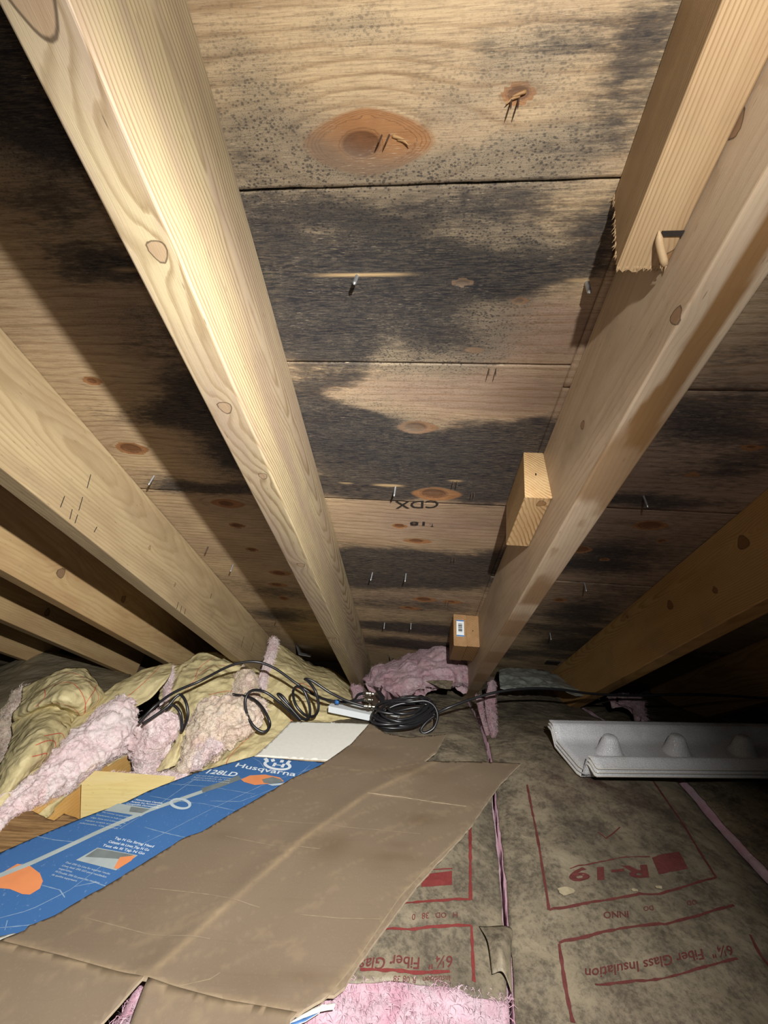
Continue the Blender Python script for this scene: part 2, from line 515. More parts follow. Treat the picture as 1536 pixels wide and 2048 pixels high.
# ------------------------------------------------------------------ mesh kit
def mk(name, verts, faces, mat, parent=None, smooth=True, attrs=None, origin=None, fmats=None, matrix=None):
    """one mesh object; verts in world space unless matrix (then local to that matrix)"""
    v = np.asarray(verts, float)
    if matrix is None:
        if parent is not None:
            org = np.array(parent.matrix_world.translation)
        elif origin is not None:
            org = np.asarray(origin, float)
        else:
            org = np.array([(v[:, 0].min() + v[:, 0].max()) / 2, (v[:, 1].min() + v[:, 1].max()) / 2, v[:, 2].min()])
        v = v - org
    me = bpy.data.meshes.new(name)
    me.from_pydata(v.tolist(), [], [list(map(int, f)) for f in faces])
    mats = mat if isinstance(mat, (list, tuple)) else [mat]
    for m in mats:
        me.materials.append(M[m] if isinstance(m, str) else m)
    if fmats is not None:
        me.polygons.foreach_set('material_index', np.asarray(fmats, np.int32))
    if attrs:
        for k, a in attrs.items():
            at_ = me.attributes.new(k, 'FLOAT', 'POINT')
            at_.data.foreach_set('value', np.asarray(a, np.float32))
    me.polygons.foreach_set('use_smooth', [smooth] * len(me.polygons))
    me.update()
    o = bpy.data.objects.new(name, me)
    COL.objects.link(o)
    if parent is not None:
        o.parent = parent
    elif matrix is not None:
        o.matrix_world = matrix
    else:
        o.location = Vector(org)
    bpy.context.view_layer.update()
    return o


def empty(name, loc=(0, 0, 0), matrix=None):
    o = bpy.data.objects.new(name, None)
    o.empty_display_size = 0.05
    COL.objects.link(o)
    if matrix is not None:
        o.matrix_world = matrix
    else:
        o.location = Vector([float(x) for x in loc])
    bpy.context.view_layer.update()
    return o


def tag(o, label=None, cat=None, group=None, kind=None):
    if label:
        o['label'] = label
    if cat:
        o['category'] = cat
    if group:
        o['group'] = group
    if kind:
        o['kind'] = kind
    return o


def grid_faces(nr, nc, off=0, flip=False):
    i = np.arange(nr - 1)[:, None] * nc + np.arange(nc - 1)[None, :] + off
    q = np.stack([i, i + 1, i + nc + 1, i + nc], -1).reshape(-1, 4)
    return q[:, ::-1] if flip else q


def normals(P):
    du = np.gradient(P, axis=1)
    dv = np.gradient(P, axis=0)
    n = np.cross(du, dv)
    return n / (np.linalg.norm(n, axis=-1, keepdims=True) + 1e-12)


def slab(P, off):
    """closed shell of a grid: front P, back P+off (array or vector); returns verts, faces"""
    nr, nc = P.shape[:2]
    B = P + off
    v = np.concatenate([P.reshape(-1, 3), B.reshape(-1, 3)])
    n = nr * nc
    f = [grid_faces(nr, nc), grid_faces(nr, nc, n, True)]
    ring = [(0, c) for c in range(nc)] + [(r, nc - 1) for r in range(1, nr)] + [(nr - 1, c) for c in range(nc - 2, -1, -1)] + [(r, 0) for r in range(nr - 2, 0, -1)]
    idx = [r * nc + c for r, c in ring]
    side = [[idx[(k + 1) % len(idx)], idx[k], idx[k] + n, idx[(k + 1) % len(idx)] + n] for k in range(len(idx))]
    f.append(np.array(side))
    return v, np.concatenate(f)


def cr1(P, n, axis):
    """Catmull-Rom resample along an axis to n samples"""
    P = np.moveaxis(np.asarray(P, float), axis, 0)
    m = P.shape[0]
    t = np.linspace(0, m - 1, n)
    i = np.clip(np.floor(t).astype(int), 0, m - 2)
    f = (t - i).reshape(-1, *([1] * (P.ndim - 1)))
    p0 = np.where((i - 1 < 0).reshape(f.shape), 2 * P[0] - P[1], P[np.clip(i - 1, 0, m - 1)])
    p1, p2 = P[i], P[i + 1]
    p3 = np.where((i + 2 > m - 1).reshape(f.shape), 2 * P[m - 1] - P[m - 2], P[np.clip(i + 2, 0, m - 1)])
    out = 0.5 * ((2 * p1) + (-p0 + p2) * f + (2 * p0 - 5 * p1 + 4 * p2 - p3) * f ** 2 + (-p0 + 3 * p1 - 3 * p2 + p3) * f ** 3)
    return np.moveaxis(out, 0, axis)


def tube(path, rad, seg=10, n=None, taper=None):
    P = np.asarray(path, float)
    if n:
        P = cr1(P, n, 0)
    T = np.gradient(P, axis=0)
    T /= np.linalg.norm(T, axis=1, keepdims=True)
    a = np.array([0, 0, 1.0]) if abs(T[0][2]) < 0.9 else np.array([1.0, 0, 0])
    vs_, fs = [], []
    nrm = np.cross(T[0], a)
    nrm /= np.linalg.norm(nrm)
    for k in range(len(P)):
        nrm = nrm - T[k] * (nrm @ T[k])
        nrm /= np.linalg.norm(nrm)
        b = np.cross(T[k], nrm)
        r = rad if taper is None else rad * taper[min(k, len(taper) - 1)]
        for j in range(seg):
            an = 2 * math.pi * j / seg
            vs_.append(P[k] + r * (math.cos(an) * nrm + math.sin(an) * b))
    for k in range(len(P) - 1):
        for j in range(seg):
            fs.append([k * seg + j, k * seg + (j + 1) % seg, (k + 1) * seg + (j + 1) % seg, (k + 1) * seg + j])
    fs.append(list(range(seg))[::-1])
    fs.append([(len(P) - 1) * seg + j for j in range(seg)])
    return np.array(vs_), fs


def boxv(c, ax, ay, az):
    """box from centre and three half-axis vectors"""
    c, ax, ay, az = (np.asarray(x, float) for x in (c, ax, ay, az))
    v = [c + sx * ax + sy * ay + sz * az for sz in (-1, 1) for sy in (-1, 1) for sx in (-1, 1)]
    f = [[0, 2, 3, 1], [4, 5, 7, 6], [0, 1, 5, 4], [2, 6, 7, 3], [0, 4, 6, 2], [1, 3, 7, 5]]
    return np.array(v), f


def join(parts):
    V, Fc, off = [], [], 0
    for v, f in parts:
        V.append(np.asarray(v, float))
        Fc += [[int(i) + off for i in q] for q in f]
        off += len(v)
    return np.concatenate(V), Fc


# ------------------------------------------------------------------ lumber
def beam_mesh(length, wid, dep, step, rad=0.0022, rough_end=0.0, seed=0):
    """local x along, y across (0..wid), z down from 0 to -dep; eased arrises, end caps"""
    pts = []
    def seg(a, b):
        n = max(2, int(round(np.linalg.norm(np.subtract(b, a)) / step)))
        for k in range(n):
            pts.append(tuple(np.add(a, np.multiply(np.subtract(b, a), k / n))))
    r = rad
    cs = [((r, 0), (wid - r, 0)), ((wid, -r), (wid, -dep + r)), ((wid - r, -dep), (r, -dep)), ((0, -dep + r), (0, -r))]
    cc = [((wid - r, -r), 90), ((wid - r, -dep + r), 0), ((r, -dep + r), -90), ((r, -r), 180)]
    for (a, b), (c, a0) in zip(cs, cc):
        seg(a, b)
        for k in range(0, 3):
            an = math.radians(a0 - 90 * k / 3.0)
            pts.append((c[0] + r * math.cos(an), c[1] + r * math.sin(an)))
    prof = np.array(pts)
    m = len(prof)
    nx = max(2, int(length / step))
    xs = np.linspace(0, length, nx + 1)
    V = np.zeros((nx + 1, m, 3))
    V[:, :, 0] = xs[:, None]
    V[:, :, 1:] = prof[None]
    if rough_end:
        rr = np.random.default_rng(seed)
        V[-1, :, 0] += rr.uniform(-1, 1, m) * rough_end
    verts = [V.reshape(-1, 3)]
    F = []
    i = np.arange(nx)[:, None] * m
    j = np.arange(m)[None]
    F.append(np.stack([i + j, i + (j + 1) % m, i + m + (j + 1) % m, i + m + j], -1).reshape(-1, 4))
    off = (nx + 1) * m
    cen = prof.mean(0)
    for end, base in ((0, 0), (1, nx * m)):
        prev = np.arange(m) + base
        for q in (0.75, 0.5, 0.25, 0.05):
            ringp = cen + (prof - cen) * q
            verts.append(np.column_stack([np.full(m, xs[-1] if end else 0.0), ringp]))
            cur = np.arange(m) + off
            off += m
            a, b, c, d = prev, np.roll(prev, -1), np.roll(cur, -1), cur
            F.append(np.stack([a, b, c, d] if end else [a, d, c, b], -1))
            prev = cur
    faces = [list(q) for f in F for q in f.tolist()]
    v = np.concatenate(verts)
    # outward orientation: the side quads run (x, profile clockwise) -> flip once for all sides
    return v, faces


def wood_attr(v, wid, dep, pith, knots, seed, tilt=0.02, wav=0.012):
    """ring radius about a wandering pith, pushed aside by knots"""
    x, y, z = v[:, 0], v[:, 1], v[:, 2]
    py, pz = pith
    n1 = fbm(np.column_stack([x * 2.2, np.full_like(x, seed), np.zeros_like(x)]), 3, seed)
    n2 = fbm(np.column_stack([x * 2.2, np.full_like(x, seed + 9.0), np.zeros_like(x)]), 3, seed + 5)
    yy = y - py - tilt * (x - 0.5) - wav * n1
    zz = z - pz - tilt * 0.6 * (x - 0.5) - wav * n2
    g = np.sqrt(yy ** 2 + zz ** 2) + 0.002 * fbm(np.column_stack([x * 9, y * 40, z * 40]), 3, seed + 2)
    kn = np.zeros_like(x)
    st = np.zeros_like(x)
    for (kx, face, kc, rad, fl) in knots:     # face 'z': axis through the depth, kc = y ; 'y': axis across, kc = z
        c = y - kc if face == 'z' else z - kc
        d = np.sqrt((x - kx) ** 2 + c ** 2)
        d = d * (1 + 0.12 * np.sin(3 * np.arctan2(c, x - kx) + seed))
        g = g + rad * 0.9 * np.exp(-((x - kx) / (rad * 2.6)) ** 2 - (c / (rad * 1.9)) ** 2)
        kn = np.maximum(kn, np.clip(1.5 - d / rad, 0, 1.5))
    return g, kn, st


def lumber_obj(name, mat, length, wid, dep, step, matrix, knots=(), pith=(0.02, 0.03), seed=1, tilt=0.02, wav=0.012,
               stain=None, parent=None, rough_end=0.0, wane=None, warp=None):
    v, f = beam_mesh(length, wid, dep, step, rough_end=rough_end, seed=seed)
    g, kn, st = wood_attr(v, wid, dep, pith, knots, seed, tilt, wav)
    if stain is not None:
        st = stain(v)
    if wane is not None:
        v = wane(v)
    if warp is not None:
        v = warp(v)
    return mk(name, v, f, mat, parent, False, dict(g=g, knot=kn, stain=st), matrix=matrix)


def roof_frame(u, s, d=0.0):
    """local x down the slope, y toward +u, z up normal; origin at (u, s, depth d)"""
    p = roofp(u, s, d)
    X, Y, Z = R_, E_, N_
    return Matrix(((X[0], Y[0], Z[0], p[0]), (X[1], Y[1], Z[1], p[1]), (X[2], Y[2], Z[2], p[2]), (0, 0, 0, 1)))
# ------------------------------------------------------------------ roof deck (the ceiling)
S0, S1 = 0.02, 2.1
ceiling = tag(empty('ceiling', matrix=ROOF), kind='structure')


def blob(px, py, rx, ry, wgt=1.0, pw=1.0):
    u, s = deck(px, py)
    u2, _ = deck(px + rx, py)
    _, sa = deck(px, py - ry)
    _, sb = deck(px, py + ry)
    return (u, s, abs(u2 - u), (sb - sa) / 2, wgt, pw)


# mould and stain map, in roof coordinates
MOULD = [blob(*b) for b in [
    (700, 548, 200, 46, 0.95), (560, 565, 80, 60, 0.85), (620, 640, 90, 80, 0.7), (700, 655, 50, 80, 0.75), (900, 545, 150, 50, 0.7), (1090, 530, 120, 34, 0.6),
    (820, 620, 90, 70, 0.6), (920, 670, 120, 50, 0.5), (620, 700, 80, 40, 0.6), (700, 765, 120, 20, 0.45), (1010, 570, 90, 30, 0.5),
    (660, 870, 110, 80, 0.95), (770, 915, 120, 55, 0.85), (880, 935, 140, 55, 0.8), (1000, 930, 90, 70, 1.1), (970, 880, 130, 28, 0.75), (720, 830, 70, 30, 0.6),
    (830, 985, 190, 16, 0.7), (700, 980, 90, 20, 0.8), (1080, 850, 60, 22, 0.6), (620, 800, 40, 20, 0.5),
    (720, 1140, 80, 34, 0.8), (820, 1120, 140, 18, 0.8), (930, 1148, 120, 30, 0.8), (800, 1165, 140, 20, 0.6), (1000, 1120, 70, 34, 0.55),
    (850, 1215, 180, 14, 0.45), (800, 1255, 140, 10, 0.8), (830, 1290, 150, 10, 0.75), (900, 1262, 70, 12, 0.5),
    (1180, 80, 150, 70, 0.35), (1250, 200, 100, 90, 0.4), (1290, 60, 70, 130, 0.4), (1090, 430, 150, 50, 0.42), (1190, 470, 60, 70, 0.5), (900, 400, 180, 40, 0.4),
    (600, 425, 130, 45, 0.45), (760, 460, 140, 50, 0.5), (520, 470, 60, 60, 0.4), (1150, 300, 140, 60, 0.25), (930, 130, 120, 40, 0.25), (500, 330, 90, 50, 0.3),
    # left bay
    (100, 190, 170, 160, 1.1), (60, 60, 160, 130, 0.9), (250, 330, 90, 110, 0.75), (200, 530, 120, 40, 0.75), (110, 430, 110, 60, 0.45),
    (330, 690, 90, 60, 0.35), (420, 800, 110, 50, 0.75), (470, 900, 70, 60, 0.8), (330, 830, 110, 25, 0.6), (440, 975, 90, 14, 0.7), (330, 965, 60, 20, 0.5),
    (560, 1230, 60, 14, 0.5), (540, 1180, 60, 10, 0.4),
    # right bay
    (1420, 830, 190, 60, 0.5), (1300, 1000, 140, 16, 0.6), (1180, 1130, 110, 18, 0.8), (1230, 1100, 120, 14, 0.5), (1150, 1230, 90, 25, 0.6), (1480, 930, 120, 40, 0.5), (1160, 1290, 80, 16, 0.7)]]
SPECK = [blob(*b) for b in [
    (540, 300, 160, 110, 0.75), (500, 150, 100, 120, 0.45), (720, 40, 90, 50, 0.5), (720, 440, 220, 85, 1.0), (560, 420, 90, 60, 0.8), (930, 330, 180, 60, 0.8),
    (1130, 280, 160, 90, 0.6), (1080, 80, 160, 90, 0.6), (900, 600, 160, 120, 1.0), (800, 690, 160, 60, 0.9), (640, 620, 120, 100, 0.9), (880, 180, 90, 60, 0.4),
    (700, 870, 140, 70, 0.8), (860, 920, 190, 70, 0.65), (880, 690, 80, 60, 0.8), (60, 300, 190, 110, 0.7), (300, 640, 120, 60, 0.35), (460, 930, 70, 50, 0.6), (1000, 500, 180, 70, 0.7)]]
TINT = [blob(*b) for b in [(1040, 690, 170, 60, 0.9), (820, 790, 200, 45, 0.9), (1000, 800, 140, 45, 0.9), (860, 1050, 240, 55, 1.0), (850, 1200, 240, 25, 0.8),
                           (1380, 900, 320, 180, 1.1), (1250, 1150, 220, 120, 1.0), (200, 640, 190, 90, 0.55), (1100, 640, 110, 40, 0.7), (900, 250, 60, 60, 0.3), (1200, 330, 120, 60, 0.25)]]
CLEAN = [blob(*b) for b in [(840, 800, 190, 34, 0.9, 2), (1020, 790, 120, 40, 0.8, 2), (1060, 660, 90, 45, 0.75), (850, 1052, 260, 36, 0.75, 2), (830, 855, 55, 14, 0.6), (870, 988, 50, 12, 0.5), (735, 287, 140, 75, 0.9, 2), (1160, 390, 60, 30, 0.25), (480, 90, 90, 110, 0.5), (930, 195, 80, 50, 0.3)]]
PALE = [blob(*b) for b in [(715, 551, 90, 3.5, 1.0, 2), (1150, 562, 36, 4, 0.9, 2), (782, 971, 32, 2.5, 0.9, 2), (690, 966, 16, 1.5, 0.6, 2), (260, 541, 50, 3, 0.9, 2), (910, 962, 14, 1.5, 0.8, 2)]]
# knots: centre pixel, half width, half height, core ratio
KNOT = [(735, 287, 132, 68, 0.52), (1040, 187, 34, 17, 1.2), (927, 566, 24, 7, 1.1), (1040, 603, 20, 7, 0.9), (835, 855, 42, 13, 0.9), (873, 988, 52, 14, 0.85),
        (948, 701, 22, 6, 0.0), (835, 1083, 30, 5, 0.8), (800, 1053, 16, 4, 1.1), (850, 1200, 26, 5, 0.9), (820, 1217, 24, 4, 0.6), (905, 1205, 22, 4, 0.5),
        (265, 897, 32, 11, 1.1), (185, 762, 20, 9, 0.8), (455, 1008, 34, 9, 0.7), (475, 1052, 16, 4, 1.2), (560, 1147, 22, 5, 0.9), (555, 1170, 20, 4, 0.8), (505, 1100, 12, 3, 1.2), (568, 1197, 10, 3, 1.2),
        (1303, 1052, 36, 8, 1.2), (1325, 1083, 12, 3, 1.2), (1165, 1100, 22, 6, 1.2), (1210, 1120, 12, 3, 1.0), (1505, 895, 30, 6, 0.7), (1385, 950, 18, 5, 0.5), (1120, 1200, 16, 4, 0.9)]
KN = []
for (px, py, rx, ry, core) in KNOT:
    u, s, a, b, _, _ = blob(px, py, rx, ry)
    KN.append((u, s, a, b, core))


def field(blobs, U, S, seed):
    wu = fbm(np.stack([U * 9, S * 14, U * 0 + seed], -1), 4, seed) * 0.016
    ws = fbm(np.stack([U * 9, S * 14, U * 0 + seed + 5], -1), 4, seed + 3) * 0.02
    out = np.zeros_like(U)
    for (u, s, a, b, wgt, pw) in blobs:
        q = ((U + wu - u) / a) ** 2 + ((S + ws * min(1, b / 0.03) - s) / b) ** 2
        out = out + wgt * np.exp(-(q ** pw))
    return out


def deck_attrs(U, S, seed):
    mould = np.clip(field(MOULD, U, S, 3), 0, 1.2) - 0.9 * np.clip(field(CLEAN, U, S, 5), 0, 1)
    mould = np.clip(mould, 0, 1.2)
    # the curved lower edge of the clean patch beside the knot
    speck = np.clip(field(SPECK, U, S, 8) + 0.1, 0, 1)
    far = sstep(0.9, 1.5, S) * 0.25 + sstep(-0.35, -0.7, U) * 0.12 + sstep(0.2, 0.4, U) * 0.25
    mould = np.clip(mould + far * (0.5 + fbm(np.stack([U * 4, S * 16, U * 0], -1), 4, 30)), 0, 1.25)
    tint = np.clip(field(TINT, U, S, 12), 0, 1)
    bare = np.clip(field(PALE, U, S * 1.0, 17), 0, 1)
    g = S * 1.0 + 0.02 * fbm(np.stack([U * 1.6, S * 4, U * 0 + seed], -1), 3, 41) + 0.006 * fbm(np.stack([U * 5, S * 22, U * 0 + seed], -1), 3, 44)
    kn = np.zeros_like(U)
    for (u, s, a, b, core) in KN:
        du, ds = (U - u) / a, (S - s) / b
        ang = np.arctan2(ds, du)
        q = np.sqrt(du ** 2 + ds ** 2) * (1 + 0.07 * np.sin(2 * ang + 1) + 0.05 * np.sin(5 * ang))
        sgn = np.where(ds >= 0, 1.0, -1.0)
        g = g + b * 1.9 * np.tanh(ds * 1.5) * np.exp(-(du / 1.5) ** 2 - (ds / 2.2) ** 2) * (-1)
        eye = np.abs(du) ** 1.35 + np.abs(ds) ** 1.8       # lens-shaped outline
        kn = np.maximum(kn, np.clip(1.0 - (eye - 0.62) * 1.4, 0, 0.95))
        if core > 0:
            qc = np.sqrt(((U - u + 0.1 * a) / (a * 0.6 * core)) ** 2 + ((S - s - 0.02 * b) / (b * 0.78 * core)) ** 2)
            kn = np.maximum(kn, np.clip(1.5 - qc * 0.45, 0, 1.3) * (qc < 1.35))
    return dict(mould=mould, speck=speck, tint=tint, bare=bare, g=g, knot=kn)


PANELS = {}


def panel(key, u0, u1, s0, s1, du, ds, label=None, dz=0.0):
    nc = max(3, int((u1 - u0) / du))
    # finer rows near the eye
    nr = max(3, int((s1 - s0) / ds))
    U, S = np.meshgrid(np.linspace(u0, u1, nc), np.linspace(s0, s1, nr))
    A = deck_attrs(U, S, 1.0)
    j0 = 0.0009 * fbm(np.stack([U[0] * 30, U[0] * 0 + s0 * 50, U[0] * 0], -1), 4, 50)
    j1 = 0.0009 * fbm(np.stack([U[0] * 30, U[0] * 0 + s1 * 50, U[0] * 0], -1), 4, 51)
    S2 = S.copy()
    S2[0] += j0
    S2[-1] += j1
    Z = dz + 0.0006 * fbm(np.stack([U * 8, S * 20, U * 0], -1), 3, 60)
    # knot cores sit a little hollow
    Z = Z + 0.0012 * sstep(1.0, 1.2, A['knot'])
    P = np.stack([U, S2, Z], -1)
    v, f = slab(P, np.array([0, 0, 0.012]))
    n = nr * nc
    at2 = {k: np.concatenate([a.ravel(), a.ravel()]) for k, a in A.items()}
    o = mk('sheathing_board', v, f, 'deck', None, True, at2, matrix=ROOF)
    o.parent = ceiling
    o.matrix_parent_inverse = Matrix.Identity(4)
    o.matrix_basis = Matrix.Identity(4)
    if label:
        o['label'] = label
    PANELS[key] = o
    return o


panel('m1', -0.199, 0.1685, S0, 0.4165, 0.0022, 0.0024)
panel('m2', -0.199, 0.1685, 0.4185, 0.5905, 0.0022, 0.0024, dz=0.0008)
panel('m3', -0.199, 0.1685, 0.5920, 0.8705, 0.0022, 0.0026)
panel('m4', -0.199, 0.1685, 0.8720, S1, 0.0026, 0.0034, dz=0.001)
panel('l1', -1.0, -0.201, S0, 0.870, 0.0045, 0.0035)
panel('l2', -1.0, -0.201, 0.8718, S1, 0.0045, 0.0045, dz=0.001)
panel('ll', -2.6, -1.002, S0, S1, 0.02, 0.015)
panel('r1', 0.1695, 1.3, S0, 0.622, 0.006, 0.006)
panel('r2', 0.1695, 1.3, 0.6235, 0.862, 0.005, 0.005)
panel('r3', 0.1695, 1.3, 0.8637, 1.142, 0.005, 0.004, dz=0.001)
panel('r4', 0.1695, 1.3, 1.1437, S1, 0.006, 0.006)


def roof_part(name, parent, v, f, mat, smooth=True):
    o = mk(name, v, f, mat, None, smooth, matrix=ROOF)
    o.parent = parent
    o.matrix_parent_inverse = Matrix.Identity(4)
    o.matrix_basis = Matrix.Identity(4)
    return o


def nail(key, px, py, length, lean=(0, 0), rad=0.0019, mat='steel', head=False):
    u, s = deck(px, py)
    n = 22
    t = np.linspace(0, 1, n)
    path = np.column_stack([u + lean[0] * t * length, s + lean[1] * t * length, 0.002 - t * length])
    tp = np.where(np.arange(n) % 2 == 0, 1.0, 0.8)
    tp = np.where(t > 0.86, np.clip((1 - t) / 0.14, 0.05, 1), tp)
    v, f = tube(path, rad, 8, taper=tp)
    return roof_part('nail', PANELS[key], v, f, mat)


def staple(key, px, py, gap_px, length, lean=(0.0, 0.1), mat='rust', crown=False):
    u, s = deck(px, py)
    u2, _ = deck(px + gap_px, py)
    parts = []
    for uu in (u, u2):
        t = np.linspace(0, 1, 6)
        path = np.column_stack([uu + lean[0] * t * length, s + lean[1] * t * length, 0.001 - t * length])
        parts.append(tube(path, 0.0007, 6, taper=[1, 1, 1, 1, 0.9, 0.3]))
    v, f = join(parts)
    return roof_part('staple', PANELS[key], v, f, mat)


nail('m2', 714, 553, 0.0185, (-0.05, 0.05), 0.0022)
nail('m2', 1174, 566, 0.022, (-0.05, 0.05), 0.0024)
nail('m3', 791, 974, 0.022, (-0.05, 0.1))
nail('m4', 745, 1146, 0.024, (-0.1, 0.0))
nail('m4', 812, 1148, 0.024, (-0.05, 0.0))
nail('m4', 992, 1160, 0.024, (0, 0.0))
nail('m4', 769, 1246, 0.022)
nail('m4', 822, 1247, 0.022)
nail('l1', 308, 952, 0.024, (-0.05, 0.05))
nail('l2', 466, 1130, 0.022)
nail('l2', 554, 1236, 0.02, mat='rust')
nail('l2', 416, 1094, 0.018, mat='rust')
nail('r2', 1287, 992, 0.026, (0, 0.0))
nail('r3', 1169, 1166, 0.024)
nail('r4', 1100, 1266, 0.024)
staple('m1', 1024, 196, 14, 0.014, (-0.1, 0.3))
staple('m1', 764, 270, 15, 0.012, (-0.15, 0.2))
staple('m3', 978, 737, 14, 0.012, (-0.05, 0.3))
staple('m3', 906, 962, 8, 0.012)
staple('m3', 943, 984, 5, 0.011)
staple('m4', 904, 1114, 6, 0.012)
staple('m4', 892, 1203, 5, 0.012)
# splintered wood at the two knots pierced by staples
for (px, py, sx) in ((785, 272, 1), (1052, 183, -1)):
    u, s = deck(px, py)
    for q in range(2):
        p0 = np.array([u + 0.004 * q * sx, s + 0.002 * q, 0.0])
        pts = [p0, p0 + [0.005 * sx, 0.001, -0.001], p0 + [0.010 * sx, 0.002 + 0.002 * q, -0.002 - 0.001 * q]]
        v, f = tube(np.array(pts), 0.0013, 6, n=8, taper=[1, 1, .95, .9, .8, .6, .4, .15])
        roof_part('splinter', PANELS['m1'], v, f, 'block_dark')


# mill stamps on the panel below the seam
def text_mesh(body, size=1.0, bold=0.0, align='LEFT', shear=0.0, space=1.0):
    c = bpy.data.curves.new('lettering', 'FONT')
    c.body = body
    c.size = size
    c.offset = bold
    c.align_x = align
    c.shear = shear
    c.space_character = space
    c.resolution_u = 3
    c.fill_mode = 'FRONT'
    o = bpy.data.objects.new('lettering', c)
    COL.objects.link(o)
    dg = bpy.context.evaluated_depsgraph_get()
    me = bpy.data.meshes.new_from_object(o.evaluated_get(dg))
    v = np.array([x.co[:] for x in me.vertices])
    f = [list(p.vertices) for p in me.polygons]
    bpy.data.objects.remove(o)
    bpy.data.curves.remove(c)
    bpy.data.meshes.remove(me)
    return v, f


def deck_text(body, pxa, pxb, height_px, key, bold=0.0, flip=True):
    """text between two pixels of the deck"""
    a = np.array(deck(*pxa))
    b = np.array(deck(*pxb))
    v, f = text_mesh(body, 1.0, bold)
    w0 = v[:, 0].max() - v[:, 0].min()
    h0 = v[:, 1].max() - v[:, 1].min()
    ex = (b - a) / w0
    m = ((pxa[0] + pxb[0]) / 2, (pxa[1] + pxb[1]) / 2)
    hh = abs(deck(m[0], m[1] + height_px)[1] - deck(*m)[1])
    ey = np.array([0, hh / h0])
    q = a + (v[:, :1] - v[:, 0].min()) * ex + (v[:, 1:2] - v[:, 1].min()) * ey
    o = roof_part('mill_stamp', PANELS[key], np.column_stack([q, np.full(len(q), -0.0006)]), f, 'ink_black', False)
    return o


deck_text('CDX', (878, 1000), (790, 1002), -16, 'm4', 0.01)
deck_text('18', (850, 1043), (820, 1043), -8, 'm4', 0.015)
deck_text('T.', (868, 1047), (860, 1047), -6, 'm4', 0.01)
# eave: sloping boards end on a wall plate
SP = 1.72
for i, (u0, u1) in enumerate(((-2.6, -0.2), (-0.2, 0.2), (0.2, 1.3))):
    pass
pl = roofp(-0.65, 1.70, 0.10)
c = np.array([(roofp(-2.6, 2.06)[0] + roofp(1.3, 2.06)[0]) / 2, (roofp(-2.6, 2.06)[1] + roofp(1.3, 2.06)[1]) / 2, -0.20])
v, f = boxv(c, E_ * 1.95, np.array([E_[1], -E_[0], 0]) * -0.02, np.array([0, 0, 0.13]))
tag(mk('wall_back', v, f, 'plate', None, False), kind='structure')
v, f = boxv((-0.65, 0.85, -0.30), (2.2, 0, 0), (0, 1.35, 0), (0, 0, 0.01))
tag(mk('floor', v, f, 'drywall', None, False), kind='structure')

# ------------------------------------------------------------------ rafters
RL = 2.0
RAF = {}


def rafter(key, u_left, mat, step, label, knots_px=(), pith=(0.02, 0.03), seed=1, tilt=0.02, wav=0.012, s0=0.03, stain=None, warp=None, s1=RL):
    ks = []
    for (px, py, face, rad) in knots_px:
        if face == 'z':
            u, s = deck(px, py, 0.14)
            ks.append((s - s0, 'z', u - u_left, rad, 0))
        else:                                  # on a side face at u = u_left (or right side): solve the depth
            lo, hi = 0.0, 0.14
            uu = u_left if u_left > 0 else u_left + 0.038
            for _ in range(30):
                mid = (lo + hi) / 2
                if abs(deck(px, py, mid)[0]) > abs(uu):
                    lo = mid
                else:
                    hi = mid
            s = deck(px, py, lo)[1]
            ks.append((s - s0, 'y', -lo, rad, 0))
    o = lumber_obj('roof_rafter', mat, s1 - s0, 0.038, 0.14, step, roof_frame(u_left, s0), ks, pith, seed, tilt, wav, stain, warp=warp)
    RAF[key] = o
    return tag(o, label, 'rafter', 'roof rafters')


rafter('A', -0.2185, 'rafter_a', 0.0035, 'pale rafter with knotted lower edge, left of the mouldy middle bay',
       [(316, 502, 'z', 0.0068), (450, 815, 'z', 0.0068), (526, 952, 'z', 0.0052), (602, 1130, 'z', 0.0065), (665, 1276, 'z', 0.0075), (60, -10, 'z', 0.012)],
       pith=(0.06, -0.05), seed=11, tilt=0.05, wav=0.02)


def stain_b(v):
    x, y, z = v[:, 0], v[:, 1], v[:, 2]
    low = sstep(-0.134, -0.1395, z)
    nz = fbm(np.column_stack([x * 9, y * 110, z * 30]), 4, 77)
    nz2 = fbm(np.column_stack([x * 26, y * 60, z * 30]), 4, 78)
    yy = y + 0.010 * nz + 0.003 * nz2
    a = sstep(0.010, 0.016, yy) * (1 - sstep(0.027, 0.031, yy)) * sstep(0.30, 0.34, x) * (1 - sstep(0.52, 0.56, x + 0.04 * nz))
    b = sstep(0.48, 0.54, x + 0.05 * nz + 0.5 * (y - 0.02)) * (1 - sstep(0.64, 0.67, x + 0.03 * nz2)) * 0.75
    c = sstep(0.67, 0.70, x + 0.03 * nz2) * (1 - sstep(0.74, 0.77, x + 0.05 * nz)) * sstep(-0.1, 0.2, nz2) * 0.5
    d = sstep(0.80, 0.86, x + 0.04 * nz2) * (1 - sstep(0.93, 0.95, x)) * 0.8 * sstep(0.006, 0.012, yy)
    e2 = sstep(0.97, 1.0, x) * (0.45 + 0.3 * sstep(0.0, 0.3, np.sin(x * 31)))
    c = c + e2
    return np.clip(low * (a * 1.1 + b + c + d), 0, 1)


